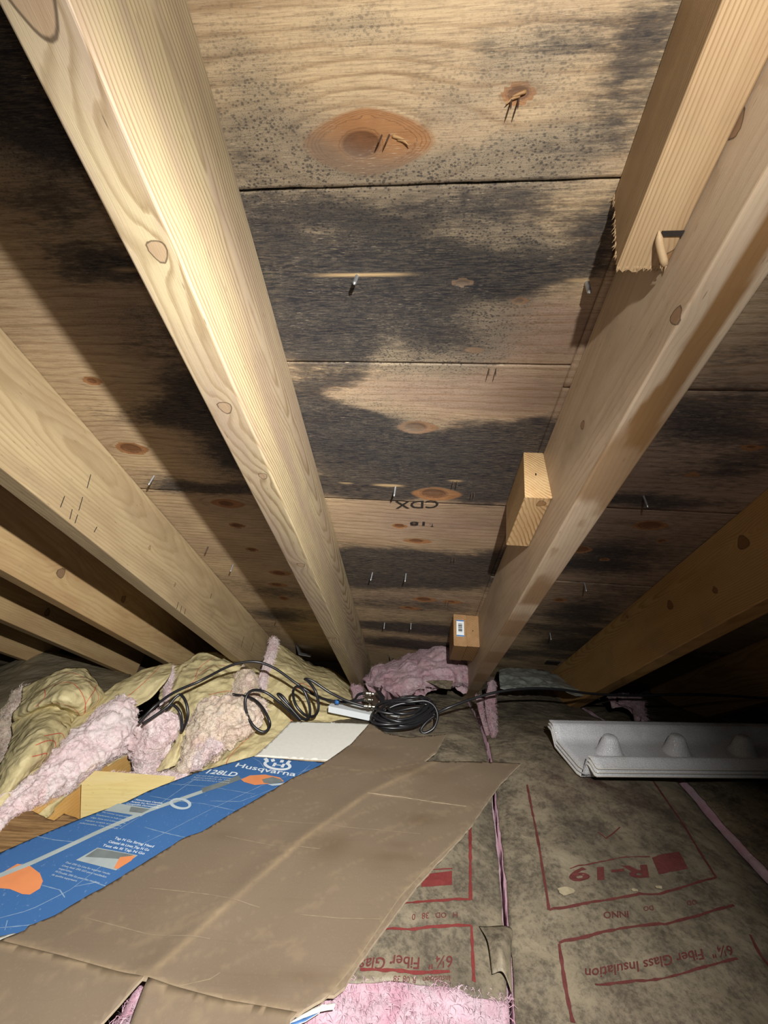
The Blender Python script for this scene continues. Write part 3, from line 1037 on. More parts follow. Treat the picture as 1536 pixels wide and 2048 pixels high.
rafter('B', 0.1765, 'rafter_b', 0.0035, 'smooth rafter with brown pitch streak, right of the middle bay, carrying nailed blocks',
       [(1470, 250, 'y', 0.007), (1352, 632, 'y', 0.006), (1165, 850, 'y', 0.005)],
       pith=(0.10, -0.07), seed=21, tilt=0.03, wav=0.006, stain=stain_b)
rafter('C', 0.524, 'rafter_c', 0.006, 'orange-brown rafter in shadow with dark knots, right edge of the photo',
       [(1486, 1085, 'y', 0.011), (1340, 1210, 'y', 0.009), (1255, 1235, 'y', 0.004), (1430, 1180, 'y', 0.006)], pith=(-0.02, -0.05), seed=31, tilt=0.06, wav=0.02)
rafter('D', -0.586, 'rafter_d', 0.005, 'broad-faced yellow rafter with black saw marks, next left of the knotted one',
       [(300, 1095, 'y', 0.004), (350, 1170, 'y', 0.0035)], pith=(0.085, -0.06), seed=41, tilt=0.05, wav=0.03)
rafter('E', -0.893, 'rafter_e', 0.008, 'yellow rafter with two round knots, second left of the knotted one',
       [(122, 1146, 'y', 0.011), (247, 1198, 'y', 0.009)], pith=(0.09, -0.08), seed=51, tilt=0.04, wav=0.02)
rafter('F', -1.222, 'rafter_e', 0.012, 'third rafter left of the knotted one, mostly hidden, pale lower edge', [(95, 1225, 'y', 0.01)], pith=(0.09, -0.05), seed=61)
rafter('G', -1.62, 'rafter_e', 0.02, 'leftmost rafter, only its end showing above the grey paper', pith=(0.09, -0.05), seed=71)
rafter('H', 0.93, 'rafter_c', 0.02, 'rightmost rafter, barely visible in the dark corner', pith=(0.09, -0.05), seed=81)

# ------------------------------------------------------------------ boards nailed to the rafter
U2 = 0.1765
def lean(dep, shear, slope):
    def fn(v):
        v = v.copy()
        zr = -v[:, 2] / dep
        v[:, 1] += shear * (1 - zr) * (1 - v[:, 1] / 0.0365)
        v[:, 0] *= 1 + slope * zr
        return v
    return fn


o = lumber_obj('sister_board', 'sister', 0.402, 0.0365, 0.089, 0.0035, roof_frame(U2 - 0.0366, 0.028),
               [(0.396, 'z', 0.036, 0.006, 0)], pith=(0.075, -0.12), seed=91, tilt=0.02, wav=0.004, rough_end=0.0022, warp=lean(0.089, 0.011, 0.053))
tag(o, 'long board with splintered sawn end nailed beside the right rafter, top right', 'board')
# split knot and splinter at its end, and fuzz
fr = np.array(roof_frame(U2 - 0.0366, 0.028))
fr = fr.reshape(4, 4)


def loc2w(p):
    return (fr @ np.array([*p, 1.0]))[:3]


v, f = boxv(loc2w((0.400, 0.0285, -0.0892)), fr[:3, 1] * 0.0075, fr[:3, 0] * 0.0016, fr[:3, 2] * 0.0008)
spl = mk('knot_crack', v, f, 'ink_black', None, False)
spl.parent = o
spl.matrix_parent_inverse = o.matrix_world.inverted()
P = [loc2w((0.398, 0.0185, -0.090)), loc2w((0.406, 0.022, -0.093)), loc2w((0.417, 0.029, -0.100))]
v, f = tube(np.array(P), 0.0027, 7, n=9, taper=[0.15, .5, .8, 1, 1, 1, 1, 1, .85])
spl = mk('splinter', v, f, 'sister')
spl.parent = o
spl.matrix_parent_inverse = o.matrix_world.inverted()
parts = []
rr = np.random.default_rng(5)
for k in range(46):
    side = k % 2
    if side == 0:
        a = np.array([0.0, 0.0, -rr.uniform(0.0, 0.089)])
    else:
        a = np.array([0.0, rr.uniform(0, 0.036), -0.089])
    a[0] = 0.402 * (1 + 0.053 * -a[2] / 0.089)
    a[1] += 0.011 * (1 + a[2] / 0.089) * (1 - a[1] / 0.0365)
    b = a + np.array([rr.uniform(0.0005, 0.003), rr.uniform(-0.0025, 0.0005), rr.uniform(-0.002, 0.001)])
    parts.append(tube(np.array([loc2w(a - [0.002, 0, 0]), loc2w(a), loc2w(b)]), 0.0005, 4, taper=[1, 1, 0.3]))
v, f = join(parts)
fz = mk('saw_fuzz', v, f, 'sister')
fz['kind'] = 'stuff'
fz.parent = o
fz.matrix_parent_inverse = o.matrix_world.inverted()

o = lumber_obj('wood_block', 'block', 0.125, 0.0365, 0.087, 0.003, roof_frame(U2 - 0.0366, 0.737), [(0.012, 'z', 0.025, 0.006, 0)],
               pith=(0.016, -0.16), seed=101, tilt=0.25, wav=0.004, warp=lean(0.087, 0.008, 0.0))
tag(o, 'short pale block with bright sawn end, nailed midway down the right rafter', 'block')
ob1 = lumber_obj('wood_block', 'block_dark', 0.135, 0.034, 0.088, 0.003, roof_frame(U2 - 0.0345, 1.39), [], pith=(0.05, -0.13), seed=111, tilt=0.2, wav=0.004)
tag(ob1, 'brown block without sticker, against the right rafter near the eave', 'block')
ob2 = lumber_obj('wood_block', 'block_dark', 0.135, 0.036, 0.090, 0.003, roof_frame(U2 - 0.0710, 1.388), [], pith=(-0.03, -0.13), seed=121, tilt=0.2, wav=0.004)
tag(ob2, 'brown block bearing a white barcode sticker near the eave', 'block')
fr2 = np.array(roof_frame(U2 - 0.0710, 1.388)).reshape(4, 4)


def onend(y, z, x=-0.0006):
    return (fr2 @ np.array([x, y, z, 1.0]))[:3]


def child(o, parent):
    o.parent = parent
    o.matrix_parent_inverse = parent.matrix_world.inverted()
    return o


v, f = boxv(onend(0.0185, -0.040), fr2[:3, 1] * 0.0105, fr2[:3, 2] * 0.0235, fr2[:3, 0] * 0.0005)
lb = child(mk('barcode_sticker', v, f, 'white_paint', None, False), ob2)
lb['label'] = 'white barcode sticker with blue ends'
parts = []
zz = -0.028
for wd in (2, 1, 1, 3, 1, 2, 1, 1, 2, 3, 1):
    parts.append(boxv(onend(0.0185, zz, -0.0013), fr2[:3, 1] * 0.0055, fr2[:3, 2] * 0.00038 * wd, fr2[:3, 0] * 0.0002))
    zz -= 0.0011 + 0.00065 * wd
v, f = join(parts)
child(mk('barcode', v, f, 'ink_black', None, False), lb)
parts = [boxv(onend(0.0185, z, -0.0013), fr2[:3, 1] * 0.0105, fr2[:3, 2] * 0.0016, fr2[:3, 0] * 0.0002) for z in (-0.0185, -0.0615)]
for v, f in parts:
    child(mk('sticker_border', v, f, 'blue_tape', None, False), lb)

# black saw marks on the broad rafter: thin dark nicks across its face
def on_side(px, py, u):
    v = ray(px, py)
    t = (u - float((CAM - O_) @ E_)) / float(v @ E_)
    return CAM + v * t


for (xa, ya, xb, yb) in ((118, 1022, 132, 985), (138, 1045, 146, 1012), (148, 1052, 157, 1024), (155, 1030, 168, 985), (172, 985, 184, 940), (176, 850, 184, 828), (196, 868, 200, 850),
                         (352, 1222, 358, 1200), (360, 1228, 364, 1208), (368, 1232, 372, 1214), (420, 1200, 424, 1184), (186, 1068, 196, 1050), (480, 1302, 490, 1266), (500, 1308, 510, 1278)):
    pa_, pb_ = on_side(xa, ya, -0.5475), on_side(xb, yb, -0.5475)
    v, f = boxv((pa_ + pb_) / 2, (pb_ - pa_) * 0.3, R_ * 0.0005, E_ * 0.0003)
    child(mk('saw_mark', v, f, 'ink_black', None, False), RAF['D'])
#@@FLOOR
def fuzz(P, N, mat, parent, seed):
    """loose glass fibres standing off the surface"""
    rg = np.random.default_rng(seed)
    area = np.linalg.norm(np.cross(P[1:, :-1] - P[:-1, :-1], P[:-1, 1:] - P[:-1, :-1]), axis=-1).sum()
    n = int(min(5200, area * 330000))
    i = rg.integers(0, P.shape[0], n)
    j = rg.integers(0, P.shape[1], n)
    base, nn = P[i, j], N[i, j]
    t = rg.normal(size=(n, 3))
    t -= nn * (t * nn).sum(1, keepdims=True)
    t /= np.linalg.norm(t, axis=1, keepdims=True)
    L = rg.uniform(0.005, 0.013, (n, 1))
    b = np.cross(nn, t)
    bend = rg.uniform(-0.6, 0.6, (n, 1))
    p0 = base - nn * 0.001
    p1 = base + t * L * 0.5 + nn * rg.uniform(0.0008, 0.004, (n, 1)) + b * L * bend * 0.25
    p2 = base + t * L + nn * rg.uniform(-0.001, 0.003, (n, 1)) + b * L * bend
    wv = (b * 0.6 + nn * 0.8) * 0.00028
    V = np.stack([p0 - wv, p0 + wv, p1 - wv, p1 + wv, p2], 1).reshape(-1, 3)
    k = np.arange(n)[:, None] * 5
    F = [list(q) for q in (k + np.array([0, 1, 3, 2])).tolist()] + [list(q) for q in (k + np.array([2, 3, 4])).tolist()]
    o = mk('loose_fibres', V, F, mat, parent)
    o['kind'] = 'stuff'
    return o


# ------------------------------------------------------------------ insulation batts on the floor
def floor_h(x, y):
    x, y = np.asarray(x, float), np.asarray(y, float)
    h = -0.12 * sstep(0.80, 1.5, y) + 0.006 * fbm(np.stack([x * 5, y * 5, x * 0], -1), 3, 200)
    return h


def batt_h(x, y, t, seed, crown=0.012):
    h = floor_h(x, y) + crown * (1 - np.abs(2 * t - 1) ** 4) - crown
    q = np.stack([x * 14, y * 9, x * 0 + seed], -1)
    h = h + 0.0035 * (ridged(q, 3, seed) - 0.4)
    return h


def batt(name, label, left, right, y0, y1, seed, mat, gapl=0.004, gapr=0.004, paper_y0=None, pink='pink', crown=0.012, thick=0.13, paper_stain=None, group='paper-faced batts between the joists'):
    """left/right: plan polylines [(x, y)...] sampled over y; returns (thing, height function)"""
    L, Rr = np.array(left), np.array(right)
    xl = lambda y: np.interp(y, L[:, 1], L[:, 0])
    xr = lambda y: np.interp(y, Rr[:, 1], Rr[:, 0])
    th = tag(empty(name, ((xl(y0) + xr(y0)) / 2, (y0 + y1) / 2, -0.17)), label, 'insulation', group)
    nr, nc = int((y1 - y0) / 0.007), 64
    ys = np.linspace(y0, y1, nr)
    T = np.linspace(0, 1, nc)
    # fibreglass body
    Y, TT = np.meshgrid(ys, T, indexing='ij')
    X = xl(Y) + (xr(Y) - xl(Y)) * TT
    Z = batt_h(X, Y, TT, seed, crown) - 0.0035
    fl = np.stack([X * 45, Y * 45, Z * 45], -1)
    edge = sstep(0.03, 0.0, np.minimum(TT, 1 - TT))
    Z = Z + 0.005 * fbm(fl, 4, seed + 9) * (0.2 + edge) - 0.002 * edge
    if paper_y0 is not None:
        bare = sstep(paper_y0 + 0.012, paper_y0 - 0.006, Y)
        Z = Z + bare * (0.007 * fbm(np.stack([X * 30, Y * 60, X * 0], -1), 4, seed + 4) + 0.004)
    Xb = X + edge * 0.004 * fbm(fl * 0.6, 3, seed + 12) * np.sign(TT - 0.5)
    P = np.stack([Xb, Y, Z], -1)
    v, f = slab(P, np.array([0, 0, -thick]))
    mk('fibreglass', v, f, pink, th)
    if paper_y0 is not None:
        sel = (ys < paper_y0 + 0.01) & (ys > paper_y0 - 0.09)
        fuzz(P[sel], normals(P[sel]), pink, th, seed)
    # paper facing
    py0 = y0 if paper_y0 is None else paper_y0
    ys = np.linspace(py0, y1, nr)
    Y, TT = np.meshgrid(ys, T, indexing='ij')
    a, b = xl(Y) + gapl, xr(Y) - gapr
    jag = 0.0016 * fbm(np.stack([Y * 60, Y * 0, Y * 0 + seed], -1), 3, seed)
    X = a + jag + (b - a) * TT
    if paper_y0 is not None:
        Y = Y + (1 - (Y - py0) / (y1 - py0)) * 0.007 * fbm(np.stack([X * 18, X * 0, X * 0], -1), 4, seed + 2)
    t2 = (X - xl(Y)) / (xr(Y) - xl(Y))
    Z = batt_h(X, Y, t2, seed, crown)
    P = np.stack([X, Y, Z], -1)
    v, f = slab(P, np.array([0, 0, -0.0007]))
    st = np.zeros(len(v))
    if paper_stain is not None:
        st = paper_stain(v)
    mk('kraft_facing', v, f, mat, th, attrs=dict(stain=st))
    hf = lambda x, y: batt_h(x, y, (x - xl(y)) / (xr(y) - xl(y)), seed, crown)
    return th, hf


def drape(hf, off=0.0008):
    return lambda xy: np.column_stack([xy, hf(xy[:, 0], xy[:, 1]) + off])


def strip(pts, width, hfun, n=40, jit=0.0):
    """flat ribbon along plan points, draped"""
    p = np.array(pts, float)
    seg = np.r_[0, np.cumsum(np.linalg.norm(np.diff(p, axis=0), axis=1))]
    s = np.linspace(0, seg[-1], n)
    q = np.column_stack([np.interp(s, seg, p[:, 0]), np.interp(s, seg, p[:, 1])])
    t = np.gradient(q, axis=0)
    t /= np.linalg.norm(t, axis=1, keepdims=True)
    nn = np.column_stack([-t[:, 1], t[:, 0]])
    w_ = width / 2
    if jit:
        w_ = w_ * (1 + jit * fbm(np.column_stack([s * 120, s * 0, s * 0]), 3, 5))[:, None]
    a, b = q + nn * w_, q - nn * w_
    v = hfun(np.concatenate([a, b]))
    f = [[i, n + i, n + i + 1, i + 1] for i in range(n - 1)]
    return v, f


def plan(px, py, z=0.0):
    return atz(px, py, z)[:2]


def refine(v, f, maxlen):
    bm = bmesh.new()
    bv = [bm.verts.new(p) for p in v]
    for q in f:
        try:
            bm.faces.new([bv[i] for i in q])
        except ValueError:
            pass
    bmesh.ops.triangulate(bm, faces=bm.faces[:])
    for _ in range(5):
        es = [e for e in bm.edges if e.calc_length() > maxlen]
        if not es:
            break
        bmesh.ops.subdivide_edges(bm, edges=es, cuts=1)
        bmesh.ops.triangulate(bm, faces=[q for q in bm.faces if len(q.verts) > 3])
    bm.verts.index_update()
    v2 = np.array([x.co[:] for x in bm.verts])
    f2 = [[x.index for x in q.verts] for q in bm.faces]
    bm.free()
    return v2, f2


def ground_text(body, origin, xdir, ydir, height, hfun, bold=0.0, width=None, shear=0.0):
    """lettering on a draped surface: plan origin, unit reading and up directions"""
    v, f = text_mesh(body, 1.0, bold, shear=shear)
    v, f = refine(v, f, 0.25)
    v = v - [v[:, 0].min(), 0, 0]
    w0 = v[:, 0].max()
    k = height / 0.72
    kx = k if width is None else width / w0
    xy = np.asarray(origin) + v[:, :1] * kx * np.asarray(xdir) + v[:, 1:2] * k * np.asarray(ydir)
    return hfun(xy), f


def unit(a):
    a = np.asarray(a, float)
    return a / np.linalg.norm(a)


SEAM1 = [(0.10, 0.12), (0.160, 0.396), (0.199, 0.55), (0.238, 0.735), (0.272, 0.90), (0.30, 1.1), (0.335, 1.5)]
SEAM2 = [(0.54, 0.12), (0.585, 0.40), (0.600, 0.50), (0.617, 0.591), (0.651, 0.784), (0.665, 0.90), (0.69, 1.1), (0.73, 1.5)]
off = lambda S, d: [(x + d, y) for x, y in S]


def stain2(v):
    x, y = v[:, 0], v[:, 1]
    a = np.exp(-((x - 0.42) / 0.12) ** 2 - ((y - 0.75) / 0.07) ** 2) * 0.8
    b = np.exp(-((x - 0.36) / 0.14) ** 2 - ((y - 0.38) / 0.05) ** 2) * 0.5
    return np.clip((a + b) * (0.6 + fbm(np.column_stack([x * 25, y * 25, x * 0]), 4, 321)), 0, 1)


b1, h1 = batt('insulation_batt', 'paper-faced batt with a bare pink end, half covered by the cardboard', off(SEAM1, -0.41), off(SEAM1, -0.002), 0.20, 1.53, 301, 'kraft_floor', paper_y0=0.424, gapr=0.003)
b2, h2 = batt('insulation_batt', 'mouldy brown paper batt printed R-19, lying under the white vent baffle', off(SEAM1, 0.003), off(SEAM2, -0.006), 0.20, 1.50, 311, 'kraft_floor', gapr=0.006, gapl=0.001, paper_stain=stain2)
b3, h3 = batt('insulation_batt', 'dark paper batt at the right edge of the photo', off(SEAM2, 0.002), off(SEAM2, 0.42), 0.25, 1.47, 321, 'kraft_dark', gapl=0.006)
b4, h4 = batt('insulation_batt', 'shadowed paper batt in the far right corner behind the baffle', off(SEAM2, 0.43), off(SEAM2, 0.85), 0.60, 1.44, 331, 'kraft_dark')

# red printing on the two nearest batts
d1 = drape(h1)
d2 = drape(h2)


def zplan(px, py, hf):
    z = 0.0
    for _ in range(6):
        p = atz(px, py, z)
        z = float(hf(np.array([p[0]]), np.array([p[1]]))[0])
    return p[:2]


def pl1(px, py):
    return zplan(px, py, h1)


def pl2(px, py):
    return zplan(px, py, h2)


def ink(parent, name, parts, mat):
    for v, f in parts:
        mk(name, v, f, mat, parent, False)


ink(b1, 'printed_line', [strip([pl1(940, 1640), pl1(941, 1800)], 0.0045, d1, jit=0.5),
                         strip([pl1(941, 1800), pl1(880, 1802), pl1(800, 1806)], 0.003, d1, jit=0.5),
                         strip([pl1(943, 1852), pl1(850, 1856), pl1(770, 1860)], 0.003, d1, jit=0.5),
                         strip([pl1(943, 1852), pl1(945, 1905), pl1(948, 1965)], 0.0032, d1, jit=0.6),
                         strip([pl1(900, 1944), pl1(800, 1943), pl1(720, 1940)], 0.003, d1, jit=0.6),
                         strip([pl1(905, 1738), pl1(862, 1740)], 0.0018, d1)], 'ink_red')
# solid red logo block
q = [pl1(904, 1743), pl1(846, 1749), pl1(842, 1775), pl1(904, 1771)]
v, f = refine([(x, y, 0) for x, y in q], [[0, 1, 2, 3]], 0.008)
mk('printed_block', d1(v[:, :2]), f, 'ink_red', b1, False)
xd1 = unit(pl1(800, 1935) - pl1(905, 1935))
yd1 = np.array([xd1[1], -xd1[0]]) * -1
yd1 = unit(pl1(900, 1990) - pl1(900, 1930))
ink(b1, 'printed_lettering', [ground_text('6¼"  Fiber Glass', pl1(905, 1913), xd1, yd1, 0.0125, d1, 0.012),
                              ground_text('Insulation   R 08 38', pl1(900, 1952), xd1, yd1, 0.006, d1, 0.0),
                              ground_text('H   OD   38   0', pl1(915, 1826), xd1, yd1, 0.007, d1, 0.01)], 'ink_red_faint')

ink(b2, 'printed_line', [strip([pl2(1054, 1570), pl2(1072, 1660), pl2(1098, 1821)], 0.0035, d2, jit=0.6),
                         strip([pl2(1306, 1562), pl2(1360, 1640), pl2(1432, 1756)], 0.0035, d2, jit=0.6),
                         strip([pl2(1098, 1821), pl2(1200, 1803), pl2(1280, 1788), pl2(1320, 1789), pl2(1432, 1756)], 0.003, d2, jit=0.6),
                         strip([pl2(1118, 1887), pl2(1240, 1858), pl2(1318, 1848), pl2(1330, 1850), pl2(1468, 1811)], 0.003, d2, jit=0.6),
                         strip([pl2(1118, 1889), pl2(1130, 1970), pl2(1146, 2047)], 0.0035, d2, jit=0.6),
                         strip([pl2(1500, 1870), pl2(1520, 1910), pl2(1540, 1935)], 0.003, d2, jit=0.6),
                         strip([pl2(1140, 1738), pl2(1240, 1716), pl2(1300, 1714)], 0.0015, d2, jit=0.8),
                         strip([pl2(1190, 1970), pl2(1340, 1955), pl2(1475, 1918)], 0.0022, d2, jit=0.8)], 'ink_red_faint')
q = [pl2(1358, 1704), pl2(1376, 1738), pl2(1318, 1750), pl2(1304, 1716)]
v, f = refine([(x, y, 0) for x, y in q], [[0, 1, 2, 3]], 0.008)
mk('printed_block', d2(v[:, :2]), f, 'ink_red_faint', b2, False)
xd2 = unit(pl2(1185, 1758) - pl2(1293, 1752))
yd2 = unit(pl2(1296, 1790) - pl2(1286, 1730))
ink(b2, 'printed_lettering', [ground_text('R-19', pl2(1294, 1731), xd2, yd2, 0.022, d2, 0.035, width=0.125),
                              ground_text('6¼"  Fiber Glass Insulation', pl2(1462, 1893), unit(pl2(1170, 1938) - pl2(1462, 1893)), yd2, 0.0125, d2, 0.012, width=float(np.linalg.norm(pl2(1170, 1938) - pl2(1462, 1893)))),
                              ground_text('DO', pl2(1306, 1812), xd2, yd2, 0.007, d2, 0.012), ground_text('INNO', pl2(1256, 1823), xd2, yd2, 0.010, d2, 0.012),
                              ground_text('OD', pl2(1392, 1800), xd2, yd2, 0.007, d2, 0.012)], 'ink_red_faint')
# red printing on the diamond mark and torn paper flakes
dm = [pl2(1196, 1665), pl2(1240, 1655), pl2(1212, 1678)]
ink(b2, 'printed_line', [strip([dm[0], dm[2]], 0.002, d2, 12), strip([dm[2], dm[1]], 0.002, d2, 12)], 'ink_red_faint')
for (px, py, a) in ((1133, 1785, 0.014), (1318, 1779, 0.006), (1270, 1784, 0.006)):
    p = pl2(px, py)
    th_ = np.linspace(0, 2 * math.pi, 12, endpoint=False)
    rr_ = a * (0.6 + 0.4 * rng.random(12))
    v = [(p[0] + r_ * math.cos(t_) , p[1] + 0.5 * r_ * math.sin(t_), 0) for r_, t_ in zip(rr_, th_)]
    v, f = refine(v, [list(range(12))], 0.006)
    z3 = d2(v[:, :2])
    z3[:, 2] += 0.002 + 0.002 * fbm(z3 * 200, 2, 9)
    mk('torn_flake', z3, f, 'kraft_grey', b2)

# lifted paper flap on the bare end of the half-covered batt
P = np.array([[(*pl1(958, 1858), 0.004), (*pl1(1020, 1870), 0.010), (*pl1(1022, 1905), 0.004)],
              [(*pl1(975, 1900), 0.010), (*pl1(1000, 1925), 0.020), (*pl1(1022, 1955), 0.008)],
              [(*pl1(984, 1958), 0.006), (*pl1(1005, 1965), 0.012), (*pl1(1024, 1995), 0.004)]])
P = cr1(cr1(P, 16, 0), 16, 1)
P[..., 2] += h1(P[..., 0], P[..., 1])
v, f = slab(P, np.array([0, 0, -0.0006]))
mk('paper_flap', v, f, 'kraft_floor', b1)

# open seam beside the rafter foot: pink edges and a curled lip of paper
def pile_patch(name, ctrl, nr, nc, mat, parent, thick=0.03, amp=0.006, freq=40, seed=1, ridg=0.0, rfreq=12, wob=0.0, back=None, attrs=None, edge=0.0):
    """ctrl: rows of (px, py, depth) -> smooth surface, fluffed, with thickness away from the eye"""
    C = np.array([[at(*c) for c in row] for row in ctrl])
    P = cr1(cr1(C, nr, 0), nc, 1)
    N = normals(P)
    view = P - CAM
    sgn = np.where((N * view).sum(-1, keepdims=True) > 0, -1.0, 1.0)
    N = N * np.sign(np.median(sgn))
    r = np.linspace(0, 1, nr)[:, None]
    c_ = np.linspace(0, 1, nc)[None]
    em = sstep(0, 0.1, np.minimum(np.minimum(r, 1 - r), np.minimum(c_, 1 - c_)))[..., None]
    fluffy = mat.startswith('pink')
    D = amp * fbm(P * freq, 5, seed, 0.6)[..., None]
    if fluffy:
        bw = 0.75 * (np.abs(vnoise(P * freq * 0.7, seed + 70)) * 2 - 0.6) + 0.3 * (np.abs(vnoise(P * freq * 1.7 + 5, seed + 71)) * 2 - 0.6) + 0.12 * (np.abs(vnoise(P * freq * 4.3 + 9, seed + 72)) * 2 - 0.6)
        D = amp * (0.5 * fbm(P * freq * 0.5, 3, seed) + 0.75 * bw)[..., None]
    if ridg:
        D = D + ridg * (ridged(P * rfreq, 3, seed + 40)[..., None] - 0.3)
    P2 = P + N * D
    if edge:                                  # ragged outline, in the surface
        for ax in range(3):
            P2[..., ax] += edge * (1 - em[..., 0]) * fbm(P * 60, 4, seed + 60 + ax)
    offv = -N * thick if back is None else np.asarray(back, float) * thick
    v, f = slab(P2, offv)
    a2 = None
    if attrs:
        a2 = {k: np.concatenate([fn(P).ravel()] * 2) for k, fn in attrs.items()}
    ob = mk(name, v, f, mat, parent, attrs=a2)
    if fluffy and parent is not None:
        fuzz(P2, N, mat, parent, seed)
    return ob


pile_patch('pink_edge', [[(950, 1390, 1.14), (956, 1394, 1.13), (958, 1398, 1.12)], [(958, 1425, 1.07), (964, 1428, 1.06), (968, 1428, 1.06)], [(975, 1480, 0.955), (984, 1482, 0.95), (988, 1480, 0.955)], [(984, 1520, 0.885), (988, 1522, 0.885), (991, 1522, 0.885)]], 60, 16, 'pink_dark', b1, 0.02, 0.003, 60, 5)  # rafter's shade put into the colour: darker fibreglass than the batts
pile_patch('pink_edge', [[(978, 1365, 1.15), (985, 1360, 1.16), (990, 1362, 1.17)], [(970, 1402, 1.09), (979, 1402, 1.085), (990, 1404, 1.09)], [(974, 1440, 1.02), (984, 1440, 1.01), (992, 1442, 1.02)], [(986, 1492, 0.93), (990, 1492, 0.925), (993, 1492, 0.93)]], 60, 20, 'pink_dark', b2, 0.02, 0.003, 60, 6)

# ------------------------------------------------------------------ flattened trimmer carton
def poly_sheet(outline, spacing, zf, thick, name, mat_top, mat_edge, parent, jag=0.0, attrs=None, jseed=3, mat_bot=None):
    """polygon in plan, filled with a fine triangulation, lifted by zf, with thickness"""
    p = np.array(outline, float)
    dense = []
    for i in range(len(p)):
        a, b = p[i], p[(i + 1) % len(p)]
        n = max(1, int(np.linalg.norm(b - a) / spacing))
        nn = np.array([-(b - a)[1], (b - a)[0]]) / (np.linalg.norm(b - a) + 1e-9)
        for k in range(n):
            q = a + (b - a) * k / n
            if jag and k:
                q = q + nn * jag * float(fbm(np.array([[q[0] * 70, q[1] * 70, jseed]]), 4, jseed)[0])
            dense.append(q)
    dense = np.array(dense)
    m = len(dense)
    x0, y0 = dense.min(0)
    x1, y1 = dense.max(0)
    gx, gy = np.meshgrid(np.arange(x0, x1, spacing), np.arange(y0, y1, spacing))
    g = np.column_stack([gx.ravel(), gy.ravel()]) + rng.uniform(-0.2, 0.2, (gx.size, 2)) * spacing
    # inside test
    ins = np.zeros(len(g), bool)
    j = m - 1
    for i in range(m):
        xi, yi = dense[i]
        xj, yj = dense[j]
        cnd = ((yi > g[:, 1]) != (yj > g[:, 1])) & (g[:, 0] < (xj - xi) * (g[:, 1] - yi) / (yj - yi + 1e-15) + xi)
        ins ^= cnd
        j = i
    g = g[ins]
    # keep off the outline
    keep = np.ones(len(g), bool)
    for i in range(0, len(g), 4000):
        d2_ = ((g[i:i + 4000, None, :] - dense[None]) ** 2).sum(-1).min(1)
        keep[i:i + 4000] = d2_ > (0.45 * spacing) ** 2
    g = g[keep]
    allp = np.concatenate([dense, g])
    ov, oe, of, _, _, _ = delaunay_2d_cdt([Vector(q) for q in allp], [(i, (i + 1) % m) for i in range(m)], [], 1, 1e-6)
    xy = np.array([q[:] for q in ov])
    n = len(xy)
    top = np.column_stack([xy, zf(xy[:, 0], xy[:, 1])])
    bot = top - [0, 0, thick]
    F, FM = [], []
    ecount = {}
    for q in of:
        a = [xy[i] for i in q]
        ar = sum(a[i][0] * a[(i + 1) % len(a)][1] - a[(i + 1) % len(a)][0] * a[i][1] for i in range(len(a)))
        q = list(q) if ar > 0 else list(q)[::-1]
        F.append(q)
        FM.append(0)
        F.append([i + n for i in q[::-1]])
        FM.append(2 if mat_bot else 0)
        for i in range(len(q)):
            e = (q[i], q[(i + 1) % len(q)])
            ecount[e] = 1
    for (a, b) in ecount:
        if (b, a) not in ecount:
            F.append([b, a, a + n, b + n])
            FM.append(1)
    V = np.concatenate([top, bot])
    at2 = None
    if attrs:
        at2 = {k: np.concatenate([fn(xy[:, 0], xy[:, 1])] * 2) for k, fn in attrs.items()}
    mats = [mat_top, mat_edge] + ([mat_bot] if mat_bot else [])
    o = mk(name, V, F, mats, parent, False, at2, fmats=FM)
    o.data.polygons.foreach_set('use_smooth', [fm != 1 for fm in FM])
    return o


def line_field(lines, width):
    def fn(x, y):
        out = np.zeros_like(x)
        for ln in lines:
            for (a, b) in zip(ln[:-1], ln[1:]):
                a, b = np.array(a), np.array(b)
                d = b - a
                t = np.clip(((x - a[0]) * d[0] + (y - a[1]) * d[1]) / (d @ d), 0, 1)
                dd = np.hypot(x - a[0] - t * d[0], y - a[1] - t * d[1])
                out = np.maximum(out, np.exp(-(dd / width) ** 2))
        return out
    return fn


ZB = 0.018


def cz(x, y):                              # carton lies over the batts with a gentle swell
    x, y = np.asarray(x, float), np.asarray(y, float)
    return ZB + 0.0018 * fbm(np.stack([x * 6, y * 6, x * 0 + 4], -1), 2, 400)


def cp(px, py):
    return atz(px, py, ZB)[:2]


CART = tag(empty('flattened_carton', (*cp(430, 1760), 0.0)), 'flattened brown carton with a blue printed side panel lying on the insulation', 'carton')
mid_crease = [cp(290, 1966), cp(430, 1835), (cp(545, 1735)), cp(610, 1678), cp(740, 1586), cp(870, 1526)]
low_crease = [cp(0, 1888), cp(120, 1918), cp(290, 1966)]
low_crease2 = [cp(290, 1966), cp(450, 2008), cp(595, 2034)]


def brown_z(x, y):
    d = line_field([mid_crease], 0.02)(x, y)
    # the sheet sags away from its folds
    e = line_field([low_crease, low_crease2], 0.03)(x, y)
    return cz(x, y) + 0.0025 * d + 0.002 * e


cre = line_field([mid_crease, low_crease, low_crease2], 0.0042)
cre2 = line_field([[cp(735, 1588), cp(800, 1593), cp(870, 1604), cp(932, 1612)], [cp(925, 1670), cp(800, 1790), cp(705, 1930), cp(625, 2030)], [cp(640, 1530), cp(745, 1545), cp(850, 1525)]], 0.0015)


def brown_crease(x, y):
    nz = 0.6 + 0.5 * fbm(np.stack([x * 30, y * 30, x * 0], -1), 4, 410)
    scratch = 0.35 * sstep(0.62, 0.75, ridged(np.stack([x * 5 + y * 9, y * 60 - x * 30, x * 0], -1), 3, 415))
    return np.clip((0.8 * cre(x, y) + 0.6 * cre2(x, y)) * nz + scratch * 0.5, 0, 1)


